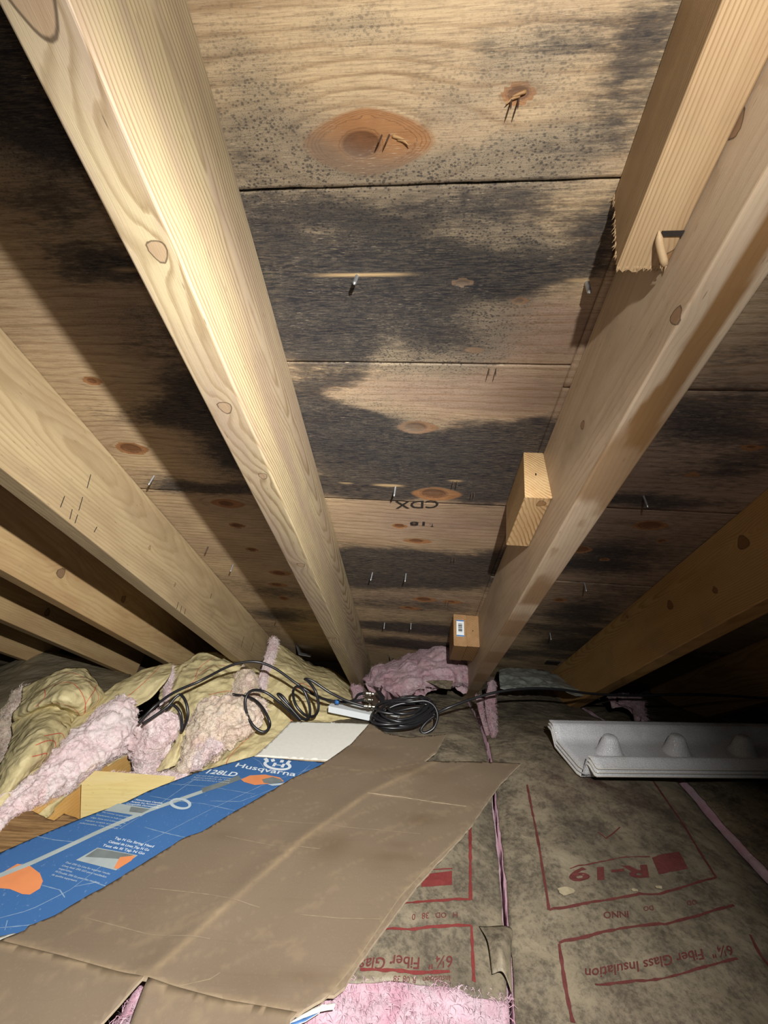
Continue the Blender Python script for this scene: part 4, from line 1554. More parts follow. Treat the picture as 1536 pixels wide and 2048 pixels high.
def brown_stain(x, y):
    out = np.zeros_like(x)
    for (px, py, rx, ry, wg) in ((655, 1690, 45, 25, 0.65), (845, 1637, 40, 12, 0.55), (790, 1715, 60, 10, 0.35), (450, 1672, 30, 10, 0.4), (620, 1955, 60, 16, 0.45), (820, 1545, 60, 8, 0.3), (690, 1500, 60, 10, 0.25), (800, 1690, 30, 8, 0.25)):
        a = cp(px, py)
        rxm = np.linalg.norm(cp(px + rx, py) - a)
        rym = np.linalg.norm(cp(px, py + ry) - a)
        out += wg * np.exp(-((x - a[0]) / rxm) ** 2 - ((y - a[1]) / rym) ** 2)
    nz = 0.75 + 0.6 * fbm(np.stack([x * 28, y * 28, x * 0], -1), 4, 420)
    return np.clip(out * nz + 0.12 * sstep(0.1, 0.6, fbm(np.stack([x * 8, y * 20, x * 0], -1), 4, 425)), 0, 1)


edge_l = [(740, 1447), (700, 1490), (668, 1512), (640, 1530), (585, 1556), (515, 1597), (470, 1622), (405, 1662), (370, 1674), (300, 1716), (215, 1768), (170, 1793), (110, 1830), (58, 1852), (50, 1862), (20, 1874), (-30, 1898)]
main = [cp(*q) for q in edge_l] + low_crease[1:] + low_crease2[1:] + [cp(*q) for q in
        [(640, 2004), (655, 1993), (668, 1993), (690, 1975), (720, 1925), (790, 1830), (815, 1798), (835, 1770), (880, 1720), (935, 1660), (998, 1570), (1010, 1558), (1041, 1527), (1000, 1524), (930, 1523), (848, 1524), (870, 1506), (880, 1490), (892, 1468), (820, 1475), (772, 1468)]]
poly_sheet(main, 0.0048, brown_z, 0.0035, 'inner_panel', 'cardboard', 'board_edge', CART, 0.0012, dict(crease=brown_crease, stain=brown_stain))
flapa = [cp(-30, 1892)] + [cp(0, 1885), cp(120, 1915), cp(288, 1963)] + [cp(240, 2010), cp(195, 2052), cp(120, 2140), cp(-60, 2140)]
flapb = [cp(296, 1965), cp(450, 2005), cp(595, 2031)] + [cp(580, 2046), cp(540, 2150), cp(190, 2150), cp(262, 2040)]


def sag(k):
    def fn(x, y):
        d = 1 - line_field([low_crease, low_crease2], 0.05)(x, y)
        return brown_z(x, y) - k * d + 0.0008
    return fn


poly_sheet(flapa, 0.006, sag(0.008), 0.0035, 'end_flap', 'cardboard', 'board_edge', CART, 0.0, dict(crease=brown_crease, stain=brown_stain))
poly_sheet(flapb, 0.006, sag(0.016), 0.0035, 'end_flap', 'cardboard', 'board_edge', CART, 0.0, dict(crease=brown_crease, stain=brown_stain))
# torn corner: white liner and blue print showing
tc = [cp(580, 2043), cp(612, 2022), cp(640, 2006), cp(655, 2003), cp(672, 2000), cp(668, 2012), cp(640, 2018), cp(612, 2030)]
poly_sheet(tc, 0.005, lambda x, y: brown_z(x, y) - 0.004, 0.001, 'torn_liner', 'white_card', 'white_card', CART, 0.001)
tc = [cp(575, 2052), cp(584, 2040), cp(612, 2031), cp(640, 2019), cp(612, 2038)]
poly_sheet(tc, 0.005, lambda x, y: brown_z(x, y) - 0.0045, 0.001, 'torn_print', 'blue', 'white_card', CART, 0.0006, dict(crease=lambda x, y: x * 0))

# blue side panel
ZBL = 0.012


def bp(px, py):
    return atz(px, py, ZBL)[:2]


def blue_z(x, y):
    return cz(x, y) - ZB + ZBL - 0.003


tops = [(509, 1508), (409, 1538), (378, 1548), (300, 1578), (253, 1601), (167, 1631), (78, 1667), (0, 1700), (-60, 1722)]
bots = [(-60, 1900), (0, 1885), (60, 1860), (230, 1775), (400, 1672), (530, 1596), (650, 1532), (690, 1512), (676, 1524)]
bl = [bp(*q) for q in tops] + [bp(*q) for q in bots]
blue_lines = [[bp(*q) for q in L_] for L_ in [
    [(0, 1830), (60, 1815), (140, 1775), (220, 1715), (330, 1662), (430, 1612), (540, 1560), (620, 1535)],
    [(0, 1850), (60, 1845), (90, 1838)], [(10, 1855), (15, 1835)], [(72, 1668), (110, 1676), (150, 1680)], [(150, 1768), (190, 1760), (215, 1768)], [(82, 1765), (120, 1775), (130, 1790)],
    [(300, 1590), (350, 1600), (410, 1606), (470, 1618)], [(340, 1566), (420, 1572), (510, 1585)], [(290, 1652), (330, 1662), (375, 1672)], [(400, 1550), (300, 1620), (240, 1655)],
    [(505, 1512), (520, 1520), (530, 1535), (545, 1545)], [(360, 1570), (395, 1556), (395, 1556)], [(620, 1527), (600, 1545), (585, 1555)], [(420, 1600), (480, 1600), (560, 1570)]]]
bcre = line_field(blue_lines, 0.0022)
bpan = poly_sheet(bl, 0.0048, blue_z, 0.003, 'printed_panel', 'blue', 'white_card', CART, 0.0008, dict(crease=lambda x, y: np.clip(bcre(x, y), 0, 1)))
# white end flap with punched dots
wf = [bp(*q) for q in [(582, 1441), (640, 1442), (744, 1446), (720, 1472), (700, 1492), (676, 1522), (640, 1518), (509, 1510), (545, 1478)]]
poly_sheet(wf, 0.006, lambda x, y: blue_z(x, y) + 0.0012, 0.003, 'white_flap', 'white_card', 'board_edge', CART, 0.0008)
wl = [bp(*q) for q in [(-60, 1896), (0, 1868), (28, 1862), (45, 1866), (20, 1880), (0, 1889), (-60, 1925)]]
poly_sheet(wl, 0.006, lambda x, y: blue_z(x, y) + 0.001, 0.002, 'white_flap', 'white_card', 'board_edge', CART, 0.0008)


def _cardz(xy):
    return np.column_stack([xy, brown_z(xy[:, 0], xy[:, 1]) + 0.0004])


for k_, ln_ in enumerate([[(735, 1588), (800, 1593), (870, 1604), (932, 1612)], [(925, 1672), (860, 1730), (800, 1795), (705, 1935), (640, 2015)], [(170, 1835), (300, 1870), (420, 1880)],
                          [(450, 1672), (560, 1695), (640, 1698)], [(530, 1640), (700, 1655), (840, 1668)], [(300, 1775), (420, 1790), (520, 1815)], [(600, 1830), (680, 1838), (760, 1840)], [(330, 1985), (420, 1962), (440, 1948)]]):
    v, f = strip([cp(*q) for q in ln_], 0.0011 if k_ < 2 else 0.0007, _cardz, 40, 0.9)
    mk('scuff_crease', v, f, 'board_edge' if k_ == 0 else 'card_scuff', CART, False)


def onblue(off_=0.0008):
    return lambda xy: np.column_stack([xy, blue_z(xy[:, 0], xy[:, 1]) + off_])


db = onblue(0.0006)
for ln_ in blue_lines:
    v, f = strip(ln_, 0.0008, onblue(0.0005), 40, 0.95)
    mk('scuff_crease', v, f, 'ink_scuff', bpan, False)


def quad_print(name, pix, mat, off_=0.0006):
    v, f = refine([(*bp(*q), 0) for q in pix], [list(range(len(pix)))], 0.01)
    return mk(name, onblue(off_)(v[:, :2]), f, mat, bpan, False)


# trimmer picture
v, f = strip([bp(-20, 1754), bp(60, 1723), bp(190, 1664), bp(300, 1618), bp(410, 1580)], 0.0085, db)
mk('printed_shaft', v, f, 'ink_silver', bpan, False)
v, f = strip([bp(404, 1580), bp(440, 1568), bp(480, 1552)], 0.013, onblue(0.0007), 14)
mk('printed_grip', v, f, 'ink_grey', bpan, False)
quad_print('printed_guard', [(0, 1743), (35, 1723), (60, 1727), (80, 1742), (86, 1757), (80, 1772), (60, 1784), (45, 1783), (20, 1773), (-15, 1770)], 'ink_orange', 0.0004)
quad_print('printed_engine', [(482, 1556), (500, 1548), (530, 1546), (560, 1552), (568, 1560), (545, 1564), (510, 1567), (488, 1561)], 'ink_orange')
quad_print('printed_engine_cover', [(524, 1556), (545, 1551), (562, 1556), (566, 1562), (545, 1565), (528, 1563)], 'ink_grey', 0.0009)
quad_print('printed_tank', [(535, 1566), (560, 1564), (582, 1561), (575, 1567), (545, 1569)], 'ink_pale', 0.0009)
an = np.linspace(0, 2 * math.pi, 22)
hp = [bp(361 + 19 * math.cos(t), 1606 + 9 * math.sin(t) - 0.25 * 19 * math.cos(t) * -0.5) for t in an]
v, f = strip(hp, 0.0045, onblue(0.0009), 50)
mk('printed_handle', v, f, 'ink_pale', bpan, False)
# two inset pictures
quad_print('printed_picture', [(237, 1605), (306, 1616), (282, 1631), (208, 1619)], 'ink_silver')
quad_print('printed_picture_detail', [(262, 1612), (300, 1617), (284, 1625), (258, 1622)], 'ink_grey', 0.0009)
quad_print('printed_picture', [(195, 1692), (276, 1706), (232, 1736), (152, 1716)], 'ink_silver')
quad_print('printed_picture_detail', [(195, 1694), (268, 1706), (240, 1714), (170, 1710)], 'ink_grey', 0.0009)
quad_print('printed_picture_detail', [(240, 1711), (272, 1707), (262, 1718), (236, 1734), (228, 1732)], 'ink_orange', 0.0012)


def blue_text(body, pa, pb, hpx, mat='ink_white', bold=0.0, shear=0.0, name='printed_lettering'):
    a, b = bp(*pa), bp(*pb)
    xd = unit(b - a)
    up = bp(pa[0] + 0.0, pa[1] - hpx) - a
    yd = np.array([-xd[1], xd[0]])
    hh = abs(float(up @ yd))
    v, f = ground_text(body, a, xd, yd, hh, onblue(0.0008), bold, float(np.linalg.norm(b - a)), shear)
    return mk(name, v, f, mat, bpan, False)


blue_text('Husqvarna', (470, 1531), (590, 1550), 9, bold=0.012)
blue_text('128LD', (411, 1545), (472, 1551), 9, bold=0.02, shear=0.2)
for k_, s_ in enumerate(['Curved shaft gas trimmer', 'Recortadora de hilo', 'Coupe-bordures a essence']):
    blue_text(s_, (392 - 5 * k_, 1550.5 + 4 * k_), (462 - 2 * k_, 1556 + 4.2 * k_), 2.6, 'ink_pale')
for k_, s_ in enumerate(['Attachment Capable', 'Acepta los Accesorios', "Compatible d'accessoires"]):
    blue_text(s_, (270 - 9 * k_, 1599 + 4 * k_), (324 - 4 * k_, 1606.5 + 4 * k_), 3.4, 'ink_white', 0.01)
for k_, s_ in enumerate(['This trimmer accepts additional', 'attachments to help you trim,', 'edge, blow and cultivate. Este', 'equipo acepta accesorios', 'adicionales. Cet appareil']):
    blue_text(s_, (203 - 11 * k_, 1623 + 5.2 * k_), (266 - 8 * k_, 1636 + 5.0 * k_), 3.0, 'ink_pale')
for k_, s_ in enumerate(['Tap N Go String Head', 'Cabezal de Linea Tap N Go', 'Tete de fil Tap N Go']):
    blue_text(s_, (228 - 12 * k_, 1675 + 7 * k_), (306 - 9 * k_, 1691 + 7 * k_), 5.0, 'ink_white', 0.012)
for k_, s_ in enumerate(['Dual .095 Go Line for superior results', 'Linea dual .095 GO para resultados', 'superiores', 'Fil Double .095 Go pour des resultats', 'de qualite superieure']):
    ln_ = 88 if k_ != 2 else 26
    if k_ == 4:
        ln_ = 50
    blue_text(s_, (131 - 7 * k_, 1722 + 6 * k_), (131 - 7 * k_ + ln_, 1722 + 6 * k_ + ln_ * 0.26), 4.0, 'ink_pale', 0.004)
# emblem: crowned ring with an H bar
ec = (555, 1527)
ring_ = [bp(ec[0] + 25 * math.cos(t), ec[1] + 8.5 * math.sin(t) + 0.12 * 25 * math.cos(t)) for t in np.linspace(-0.25 * math.pi, 1.25 * math.pi, 30)]
v, f = strip(ring_, 0.006, onblue(0.0008), 60)
mk('printed_emblem', v, f, 'ink_white', bpan, False)
blue_text('H', (544, 1529), (567, 1532), 7.5, bold=0.03, name='printed_emblem')
for dx in (-20, -8, 8, 20):
    v, f = strip([bp(ec[0] + dx, ec[1] - 6 + 0.12 * dx), bp(ec[0] + dx * 1.25, ec[1] - 11 + 0.12 * dx)], 0.007, onblue(0.0008), 6)
    mk('printed_emblem', v, f, 'ink_white', bpan, False)
#@@PILE
# ------------------------------------------------------------------ foam rafter vents, stacked and lying on their side
def baffle(name, label, dz, dy, x0, foam_off):
    """open tray: back lip, sloped back wall, dimpled floor, raised front ridge and front lip"""
    base = atz(1172, 1558, 0.028)
    ex = unit(atz(1536, 1559, 0.03) - atz(1172, 1558, 0.028))
    th = tag(empty(name, (base[0] + 0.2, base[1], 0.0)), label, 'vent baffle', 'stacked foam rafter vents')
    ex = unit(np.array([1.0, 0.03, 0.0]))
    ey = np.array([-ex[1], ex[0], 0.0])
    # profile in (depth behind the front edge, height)
    prof = np.array([(0.0, 0.0), (0.0225, 0.0015), (0.030, 0.031), (0.038, 0.005), (0.055, 0.003), (0.09, 0.004), (0.13, 0.006), (0.165, 0.010), (0.182, 0.060), (0.212, 0.064)])
    prof = prof + [dy, dz]
    return th, ex, ey, prof


def tray(name, label, rel, lift, cut):
    """rel: list of (depth, height, x start) across the section"""
    X1 = 1.35
    o0 = np.array([0.0, 0.0, 0.0])
    th = tag(empty(name, (0.85, 0.85, 0.0)), label, 'vent baffle', 'stacked foam rafter vents')
    sec = np.array(rel, float)
    dens = cr_poly(sec, 5)
    nx = 60
    L = []
    for (xs, y, z) in dens:
        x = np.linspace(xs, X1, nx)
        L.append(np.column_stack([x, y + 0.06 * (x - 0.43), z + lift + 0 * x]))
    P = np.array(L)
    v, f = slab(P, np.array([0, 0.001, -0.0035]))
    nf = grid_faces(*P.shape[:2]).shape[0]
    fm = [0] * (2 * nf) + [1] * (len(f) - 2 * nf)
    mk('foam_tray', v, f, ['foam', 'foam_edge'], th, True, fmats=fm)
    return th


def cr_poly(sec, k):
    out = []
    for a, b in zip(sec[:-1], sec[1:]):
        for i in range(k):
            out.append(a + (b - a) * i / k)
    out.append(sec[-1])
    return np.array(out)


# corner points measured on the near end
Fp = atz(1170, 1556, 0.012)
Bp = atz(1112, 1490, 0.014)
Wp = at(1104, 1457, Bp[1] + 0.022)
Lp = at(1097, 1449, Bp[1] + 0.040)
rel = [(Fp[0] + 0.016, Fp[1] - 0.018, 0.0315), (Fp[0] + 0.012, Fp[1] - 0.015, 0.0325), (Fp[0] + 0.008, Fp[1] + 0.000, 0.042), (Fp[0] + 0.006, Fp[1] + 0.004, 0.042),
       (Fp[0], Fp[1] + 0.010, 0.013), (Fp[0] - 0.004, Fp[1] + 0.02, 0.012), tuple(Bp), tuple(Wp), tuple(Lp)]
t1 = tray('vent_baffle', 'topmost grey-white foam rafter vent with conical bumps, lying at right', rel, 0.012, 0)
t2 = tray('vent_baffle', 'foam rafter vent nested directly under the topmost one', [(x - 0.003, y - 0.002, z) for x, y, z in rel], 0.006, 0)
t3 = tray('vent_baffle', 'lowest of the nested foam rafter vents, resting on the paper', [(x - 0.005, y - 0.004, z) for x, y, z in rel], 0.0, 0)
# cones
for (px, py) in ((1219, 1520), (1353, 1518), (1486, 1519), (1625, 1519)):
    p = atz(px, py - 5, 0.016)
    n, m = 28, 9
    V, F = [], []
    prof = [(0.034, -0.001), (0.028, 0.002), (0.0245, 0.008), (0.021, 0.018), (0.0175, 0.029), (0.0135, 0.0385), (0.010, 0.041), (0.005, 0.042), (0.0005, 0.042)]
    for r_, z_ in prof:
        for j in range(n):
            a = 2 * math.pi * j / n
            V.append((p[0] + r_ * math.cos(a), p[1] + r_ * 0.9 * math.sin(a), p[2] + 0.008 + z_ * 0.95))
    for i in range(len(prof) - 1):
        for j in range(n):
            F.append([i * n + j, i * n + (j + 1) % n, (i + 1) * n + (j + 1) % n, (i + 1) * n + j])
    F.append([(len(prof) - 1) * n + j for j in range(n)])
    mk('cone_bump', V, F, 'foam', t1)

# ------------------------------------------------------------------ insulation heaped on the left and at the eave
G = 'loose insulation heaped on the left'


def heap(name, label, base, group=None):
    p = at(*base)
    return tag(empty(name, (p[0], p[1], -0.15)), label, 'insulation', group)


def stain_lines(P):
    return P[..., 0] * 0


# flat greyish batt far left
t = heap('insulation_batt', 'flat dusty grey-tan paper batt at the far left under the rafters', (100, 1400, 1.3))
pile_patch('kraft_facing', [[(-120, 1352, 1.62), (0, 1332, 1.62), (75, 1304, 1.66), (160, 1316, 1.66), (262, 1345, 1.66)],
                            [(-120, 1400, 1.35), (0, 1370, 1.38), (75, 1352, 1.42), (160, 1350, 1.45), (262, 1362, 1.45)],
                            [(-120, 1480, 1.05), (0, 1452, 1.08), (75, 1420, 1.12), (160, 1400, 1.2), (262, 1398, 1.25)],
                            [(-120, 1600, 0.85), (0, 1560, 0.90), (75, 1500, 0.95), (160, 1470, 1.05), (262, 1440, 1.12)]], 70, 90, 'kraft_grey', t, 0.002, 0.004, 12, 501, 0.006, 7)
pile_patch('fibreglass', [[(20, 1402, 1.12), (40, 1376, 1.13), (58, 1370, 1.13)], [(-8, 1450, 1.04), (18, 1432, 1.03), (36, 1420, 1.04)], [(-20, 1500, 0.98), (4, 1480, 0.97), (24, 1478, 0.98)], [(-20, 1550, 0.92), (0, 1530, 0.91), (14, 1500, 0.93)]], 60, 40, 'pink_dusty', t, 0.04, 0.012, 45, 503, edge=0.01)

# crumpled kraft batt, two lobes
t = heap('insulation_batt', 'crumpled kraft batt bent into two bulging lobes at the far left', (100, 1450, 0.9))
lob = [[(48, 1376, 1.07), (90, 1352, 1.08), (135, 1337, 1.09), (168, 1338, 1.09), (200, 1366, 1.08), (212, 1392, 1.07)],
       [(38, 1402, 1.00), (85, 1380, 0.99), (130, 1366, 0.98), (165, 1372, 0.98), (196, 1392, 1.00), (206, 1402, 1.03)],
       [(30, 1432, 0.96), (72, 1412, 0.93), (115, 1400, 0.92), (150, 1412, 0.935), (168, 1424, 0.97), (176, 1428, 1.0)],
       [(28, 1444, 0.98), (66, 1424, 0.975), (105, 1416, 0.97), (135, 1424, 0.975), (150, 1434, 0.98), (156, 1438, 1.0)],
       [(18, 1480, 0.90), (55, 1460, 0.865), (90, 1452, 0.855), (118, 1464, 0.87), (132, 1474, 0.90), (140, 1478, 0.93)],
       [(6, 1520, 0.84), (36, 1504, 0.80), (66, 1500, 0.79), (88, 1508, 0.81), (102, 1508, 0.85), (112, 1506, 0.88)],
       [(-20, 1560, 0.80), (12, 1544, 0.765), (38, 1540, 0.76), (56, 1546, 0.775), (66, 1544, 0.80), (72, 1540, 0.83)],
       [(-50, 1610, 0.76), (-16, 1592, 0.735), (8, 1592, 0.73), (20, 1590, 0.74), (32, 1580, 0.765), (40, 1574, 0.79)],
       [(-70, 1660, 0.73), (-40, 1640, 0.71), (-22, 1634, 0.705), (-10, 1626, 0.71), (4, 1612, 0.735), (12, 1604, 0.76)]]
kf = pile_patch('kraft_facing', lob, 150, 90, 'kraft_clean', t, 0.003, 0.004, 30, 511, 0.009, 14)


def surf(ctrl):
    C = np.array([[at(*c) for c in row] for row in ctrl])
    return cr1(cr1(C, 120, 0), 120, 1)


def ink_on(ctrl, path, width, parent, mat, off_=0.006, n=40):
    """ribbon on a control surface; path in surface parameters (row, col) 0..1"""
    S = surf(ctrl)
    N = normals(S)
    N = N * np.sign(np.median(((CAM - S) * N).sum(-1)))
    p = np.array(path, float)
    p = cr1(p, n, 0) if len(p) > 2 else np.column_stack([np.linspace(p[0][0], p[1][0], n), np.linspace(p[0][1], p[1][1], n)])
    ij = np.clip(p * 119, 0, 118.999)
    i0 = ij.astype(int)
    fr_ = ij - i0
    def samp(A):
        a = A[i0[:, 0], i0[:, 1]] * ((1 - fr_[:, :1]) * (1 - fr_[:, 1:])) + A[i0[:, 0] + 1, i0[:, 1]] * (fr_[:, :1] * (1 - fr_[:, 1:]))
        return a + A[i0[:, 0], i0[:, 1] + 1] * ((1 - fr_[:, :1]) * fr_[:, 1:]) + A[i0[:, 0] + 1, i0[:, 1] + 1] * (fr_[:, :1] * fr_[:, 1:])
    return samp(S), samp(N)


def red_lines(o, ctrl, paths, width, mat='ink_red_clean'):
    """printed lines: snapped on to the finished paper surface"""
    from mathutils.bvhtree import BVHTree
    me = o.data
    bv = BVHTree.FromPolygons([x.co for x in me.vertices], [p.vertices for p in me.polygons])
    org = np.array(o.matrix_world.translation)
    for path in paths:
        c, nrm = ink_on(ctrl, path, width, o, mat)
        tdir = np.gradient(c, axis=0)
        tdir /= np.linalg.norm(tdir, axis=1, keepdims=True)
        sd = np.cross(tdir, nrm)
        A, B = [], []
        for k in range(len(c)):
            for sgn, out in ((1, A), (-1, B)):
                p = c[k] + sd[k] * width / 2 * sgn
                tc_ = unit(CAM - p)
                st_ = Vector((p + tc_ * 0.06 - org).tolist())
                hit = bv.ray_cast(st_, Vector((-tc_).tolist()), 0.14)
                q = (np.array(hit[0]) + org if hit[0] is not None else p) + tc_ * 0.0012
                out.append(q)
        n = len(A)
        par = o.parent
        ob = mk('printed_line', np.array(A + B), [[i, i + 1, n + i + 1, n + i] for i in range(n - 1)], mat, par, False)
        wm = ob.matrix_world.copy()


bpy.context.view_layer.update()
red_lines(kf, lob, [[(0.03, 0.35), (0.1, 0.75), (0.22, 0.97)], [(0.12, 0.2), (0.13, 0.5), (0.25, 0.82), (0.3, 0.86)], [(0.26, 0.2), (0.2, 0.25), (0.13, 0.22)], [(0.3, 0.3), (0.28, 0.6), (0.33, 0.85)], [(0.05, 0.75), (0.2, 0.72), (0.25, 0.85)],
                    [(0.55, 0.45), (0.5, 0.65), (0.52, 0.85)], [(0.6, 0.4), (0.55, 0.6), (0.6, 0.85)], [(0.66, 0.45), (0.62, 0.65), (0.7, 0.8)]], 0.0022)

# long pink batt on its side
t = heap('insulation_batt', 'long batt on its side, fluffy pink flank sloping down to the plywood', (130, 1530, 0.85))
kb = [[(300, 1336, 1.16), (322, 1330, 1.16), (345, 1326, 1.17)], [(248, 1358, 1.10), (290, 1356, 1.08), (338, 1352, 1.08)], [(205, 1388, 1.04), (245, 1392, 1.02), (300, 1396, 1.02)], [(158, 1430, 0.98), (190, 1436, 0.955), (232, 1432, 0.96)],
      [(100, 1495, 0.87), (122, 1502, 0.855), (150, 1488, 0.87)], [(48, 1548, 0.80), (66, 1556, 0.79), (92, 1544, 0.80)], [(-10, 1612, 0.735), (4, 1618, 0.725), (28, 1598, 0.735)], [(-60, 1665, 0.69), (-50, 1670, 0.68), (-30, 1650, 0.69)]]
ko = pile_patch('kraft_facing', kb, 120, 36, 'kraft_clean', t, 0.003, 0.003, 30, 521, 0.005, 18)
red_lines(ko, kb, [[(0.03, 0.55), (0.2, 0.6), (0.35, 0.6)]], 0.0022)
pile_patch('fibreglass', [[(238, 1398, 1.00), (256, 1392, 0.99), (276, 1412, 0.98), (284, 1450, 0.965), (272, 1490, 0.955), (262, 1503, 0.96)],
                          [(190, 1428, 0.955), (212, 1424, 0.925), (238, 1445, 0.91), (248, 1478, 0.90), (234, 1508, 0.895), (222, 1522, 0.90)],
                          [(150, 1466, 0.90), (168, 1462, 0.875), (188, 1482, 0.86), (198, 1512, 0.85), (190, 1540, 0.85), (178, 1553, 0.855)],
                          [(100, 1518, 0.835), (112, 1514, 0.815), (132, 1530, 0.80), (142, 1555, 0.795), (136, 1576, 0.795), (128, 1588, 0.80)],
                          [(48, 1566, 0.78), (58, 1564, 0.76), (72, 1578, 0.75), (80, 1596, 0.745), (76, 1610, 0.745), (70, 1620, 0.75)],
                          [(-4, 1618, 0.73), (2, 1618, 0.715), (12, 1626, 0.705), (18, 1636, 0.70), (14, 1644, 0.70), (10, 1650, 0.70)],
                          [(-60, 1680, 0.67), (-56, 1680, 0.66), (-50, 1686, 0.655), (-46, 1692, 0.65), (-48, 1698, 0.65), (-52, 1702, 0.65)]], 170, 90, 'pink_pale', t, 0.05, 0.011, 48, 523, 0.004, 60, edge=0.012)
pile_patch('kraft_edge', [[(262, 1498, 0.957), (262, 1504, 0.95), (256, 1512, 0.955)], [(200, 1535, 0.88), (196, 1545, 0.87), (190, 1555, 0.875)], [(140, 1580, 0.81), (138, 1588, 0.80), (128, 1600, 0.805)], [(96, 1605, 0.77), (98, 1614, 0.762), (100, 1630, 0.76)], [(60, 1622, 0.748), (66, 1630, 0.742), (84, 1636, 0.74)]], 70, 14, 'kraft_clean', t, 0.002, 0.002, 60, 525, edge=0.006)

# kraft sheet behind, under the rafters
t = heap('insulation_batt', 'wrinkled kraft batt rising to the rafters behind the black cable', (440, 1360, 1.15))
kc = [[(318, 1340, 1.26), (370, 1324, 1.28), (400, 1306, 1.30), (440, 1308, 1.32), (480, 1322, 1.30), (530, 1352, 1.26)],
      [(318, 1368, 1.16), (360, 1346, 1.17), (395, 1336, 1.18), (440, 1338, 1.19), (480, 1348, 1.18), (528, 1372, 1.16)],
      [(322, 1404, 1.09), (355, 1382, 1.09), (395, 1372, 1.09), (440, 1372, 1.09), (480, 1378, 1.09), (524, 1395, 1.09)],
      [(326, 1445, 1.03), (358, 1424, 1.02), (395, 1412, 1.02), (440, 1408, 1.03), (480, 1410, 1.04), (520, 1424, 1.04)],
      [(330, 1500, 0.97), (360, 1480, 0.96), (395, 1460, 0.97), (440, 1450, 0.99), (480, 1450, 1.0), (520, 1460, 1.0)],
      [(322, 1560, 0.91), (356, 1540, 0.90), (395, 1525, 0.91), (440, 1510, 0.93), (480, 1500, 0.95), (520, 1500, 0.95)]]
ko = pile_patch('kraft_facing', kc, 100, 100, 'kraft_clean', t, 0.003, 0.005, 25, 531, 0.014, 11)
red_lines(ko, kc, [[(0.05, 0.55), (0.2, 0.42), (0.3, 0.38)], [(0.12, 0.75), (0.2, 0.5), (0.42, 0.3)], [(0.5, 0.5), (0.45, 0.7), (0.5, 0.85)]], 0.002)
pile_patch('fibreglass', [[(322, 1346, 1.20), (334, 1338, 1.19), (346, 1334, 1.2)], [(324, 1366, 1.15), (336, 1362, 1.14), (346, 1360, 1.15)], [(328, 1388, 1.10), (338, 1386, 1.09), (344, 1386, 1.1)], [(322, 1404, 1.07), (330, 1402, 1.06), (338, 1402, 1.07)]], 50, 24, 'pink_pale', t, 0.02, 0.006, 60, 533, edge=0.006)
pile_patch('fibreglass', [[(470, 1352, 1.15), (490, 1338, 1.14), (505, 1346, 1.15), (516, 1362, 1.16)], [(464, 1380, 1.09), (486, 1368, 1.07), (506, 1374, 1.07), (520, 1392, 1.09)], [(462, 1398, 1.05), (484, 1396, 1.03), (504, 1400, 1.03), (520, 1412, 1.05)]], 60, 50, 'pink_dusty', t, 0.03, 0.012, 40, 535, edge=0.01)

# pink tuft in the middle
t = heap('fibreglass_tuft', 'bright pink fluffy tuft hanging over the joist below the cable end', (310, 1490, 0.9), G)
pile_patch('fibreglass', [[(286, 1432, 0.955), (312, 1424, 0.94), (345, 1428, 0.94), (364, 1438, 0.955)],
                          [(268, 1458, 0.94), (300, 1446, 0.905), (335, 1450, 0.90), (360, 1455, 0.93)],
                          [(264, 1490, 0.93), (292, 1482, 0.885), (322, 1484, 0.885), (344, 1484, 0.915)],
                          [(262, 1512, 0.92), (284, 1512, 0.88), (312, 1514, 0.88), (334, 1510, 0.905)],
                          [(270, 1530, 0.905), (288, 1532, 0.875), (306, 1532, 0.875), (324, 1526, 0.895)],
                          [(268, 1556, 0.88), (286, 1556, 0.865), (304, 1556, 0.865), (318, 1552, 0.88)]], 110, 80, 'pink_pale', t, 0.04, 0.013, 42, 541, 0.005, 60, edge=0.012)
t = heap('kraft_scrap', 'narrow torn kraft strip between the pink tuft and the dusty clump', (340, 1510, 0.9), G)
pile_patch('kraft_facing', [[(356, 1462, 0.935), (366, 1458, 0.93), (374, 1462, 0.935)], [(346, 1490, 0.91), (358, 1488, 0.90), (366, 1490, 0.91)], [(326, 1520, 0.89), (344, 1520, 0.882), (356, 1518, 0.89)], [(310, 1542, 0.875), (330, 1538, 0.868), (350, 1532, 0.875)]], 50, 24, 'kraft_clean', t, 0.002, 0.002, 50, 545, 0.004, 22, edge=0.004)

# dusty clump
t = heap('fibreglass_clump', 'large dusty tan and grey fibreglass clump right of the pink tuft', (440, 1450, 0.95), G)
pile_patch('fibreglass', [[(392, 1432, 1.0), (418, 1398, 1.0), (460, 1387, 1.01), (500, 1392, 1.02), (532, 1402, 1.03)],
                          [(370, 1462, 0.965), (408, 1428, 0.935), (455, 1412, 0.935), (500, 1418, 0.955), (534, 1428, 0.99)],
                          [(362, 1492, 0.935), (396, 1464, 0.90), (440, 1446, 0.905), (484, 1448, 0.93), (518, 1450, 0.97)],
                          [(358, 1516, 0.915), (384, 1500, 0.88), (420, 1482, 0.885), (456, 1474, 0.915), (484, 1472, 0.95)],
                          [(350, 1538, 0.895), (372, 1530, 0.865), (402, 1512, 0.87), (434, 1500, 0.895), (462, 1492, 0.93)],
                          [(330, 1552, 0.88), (352, 1552, 0.86), (380, 1540, 0.862), (410, 1526, 0.88), (436, 1512, 0.91)]], 120, 110, 'pink_dusty', t, 0.05, 0.014, 38, 551, 0.005, 60, edge=0.014)
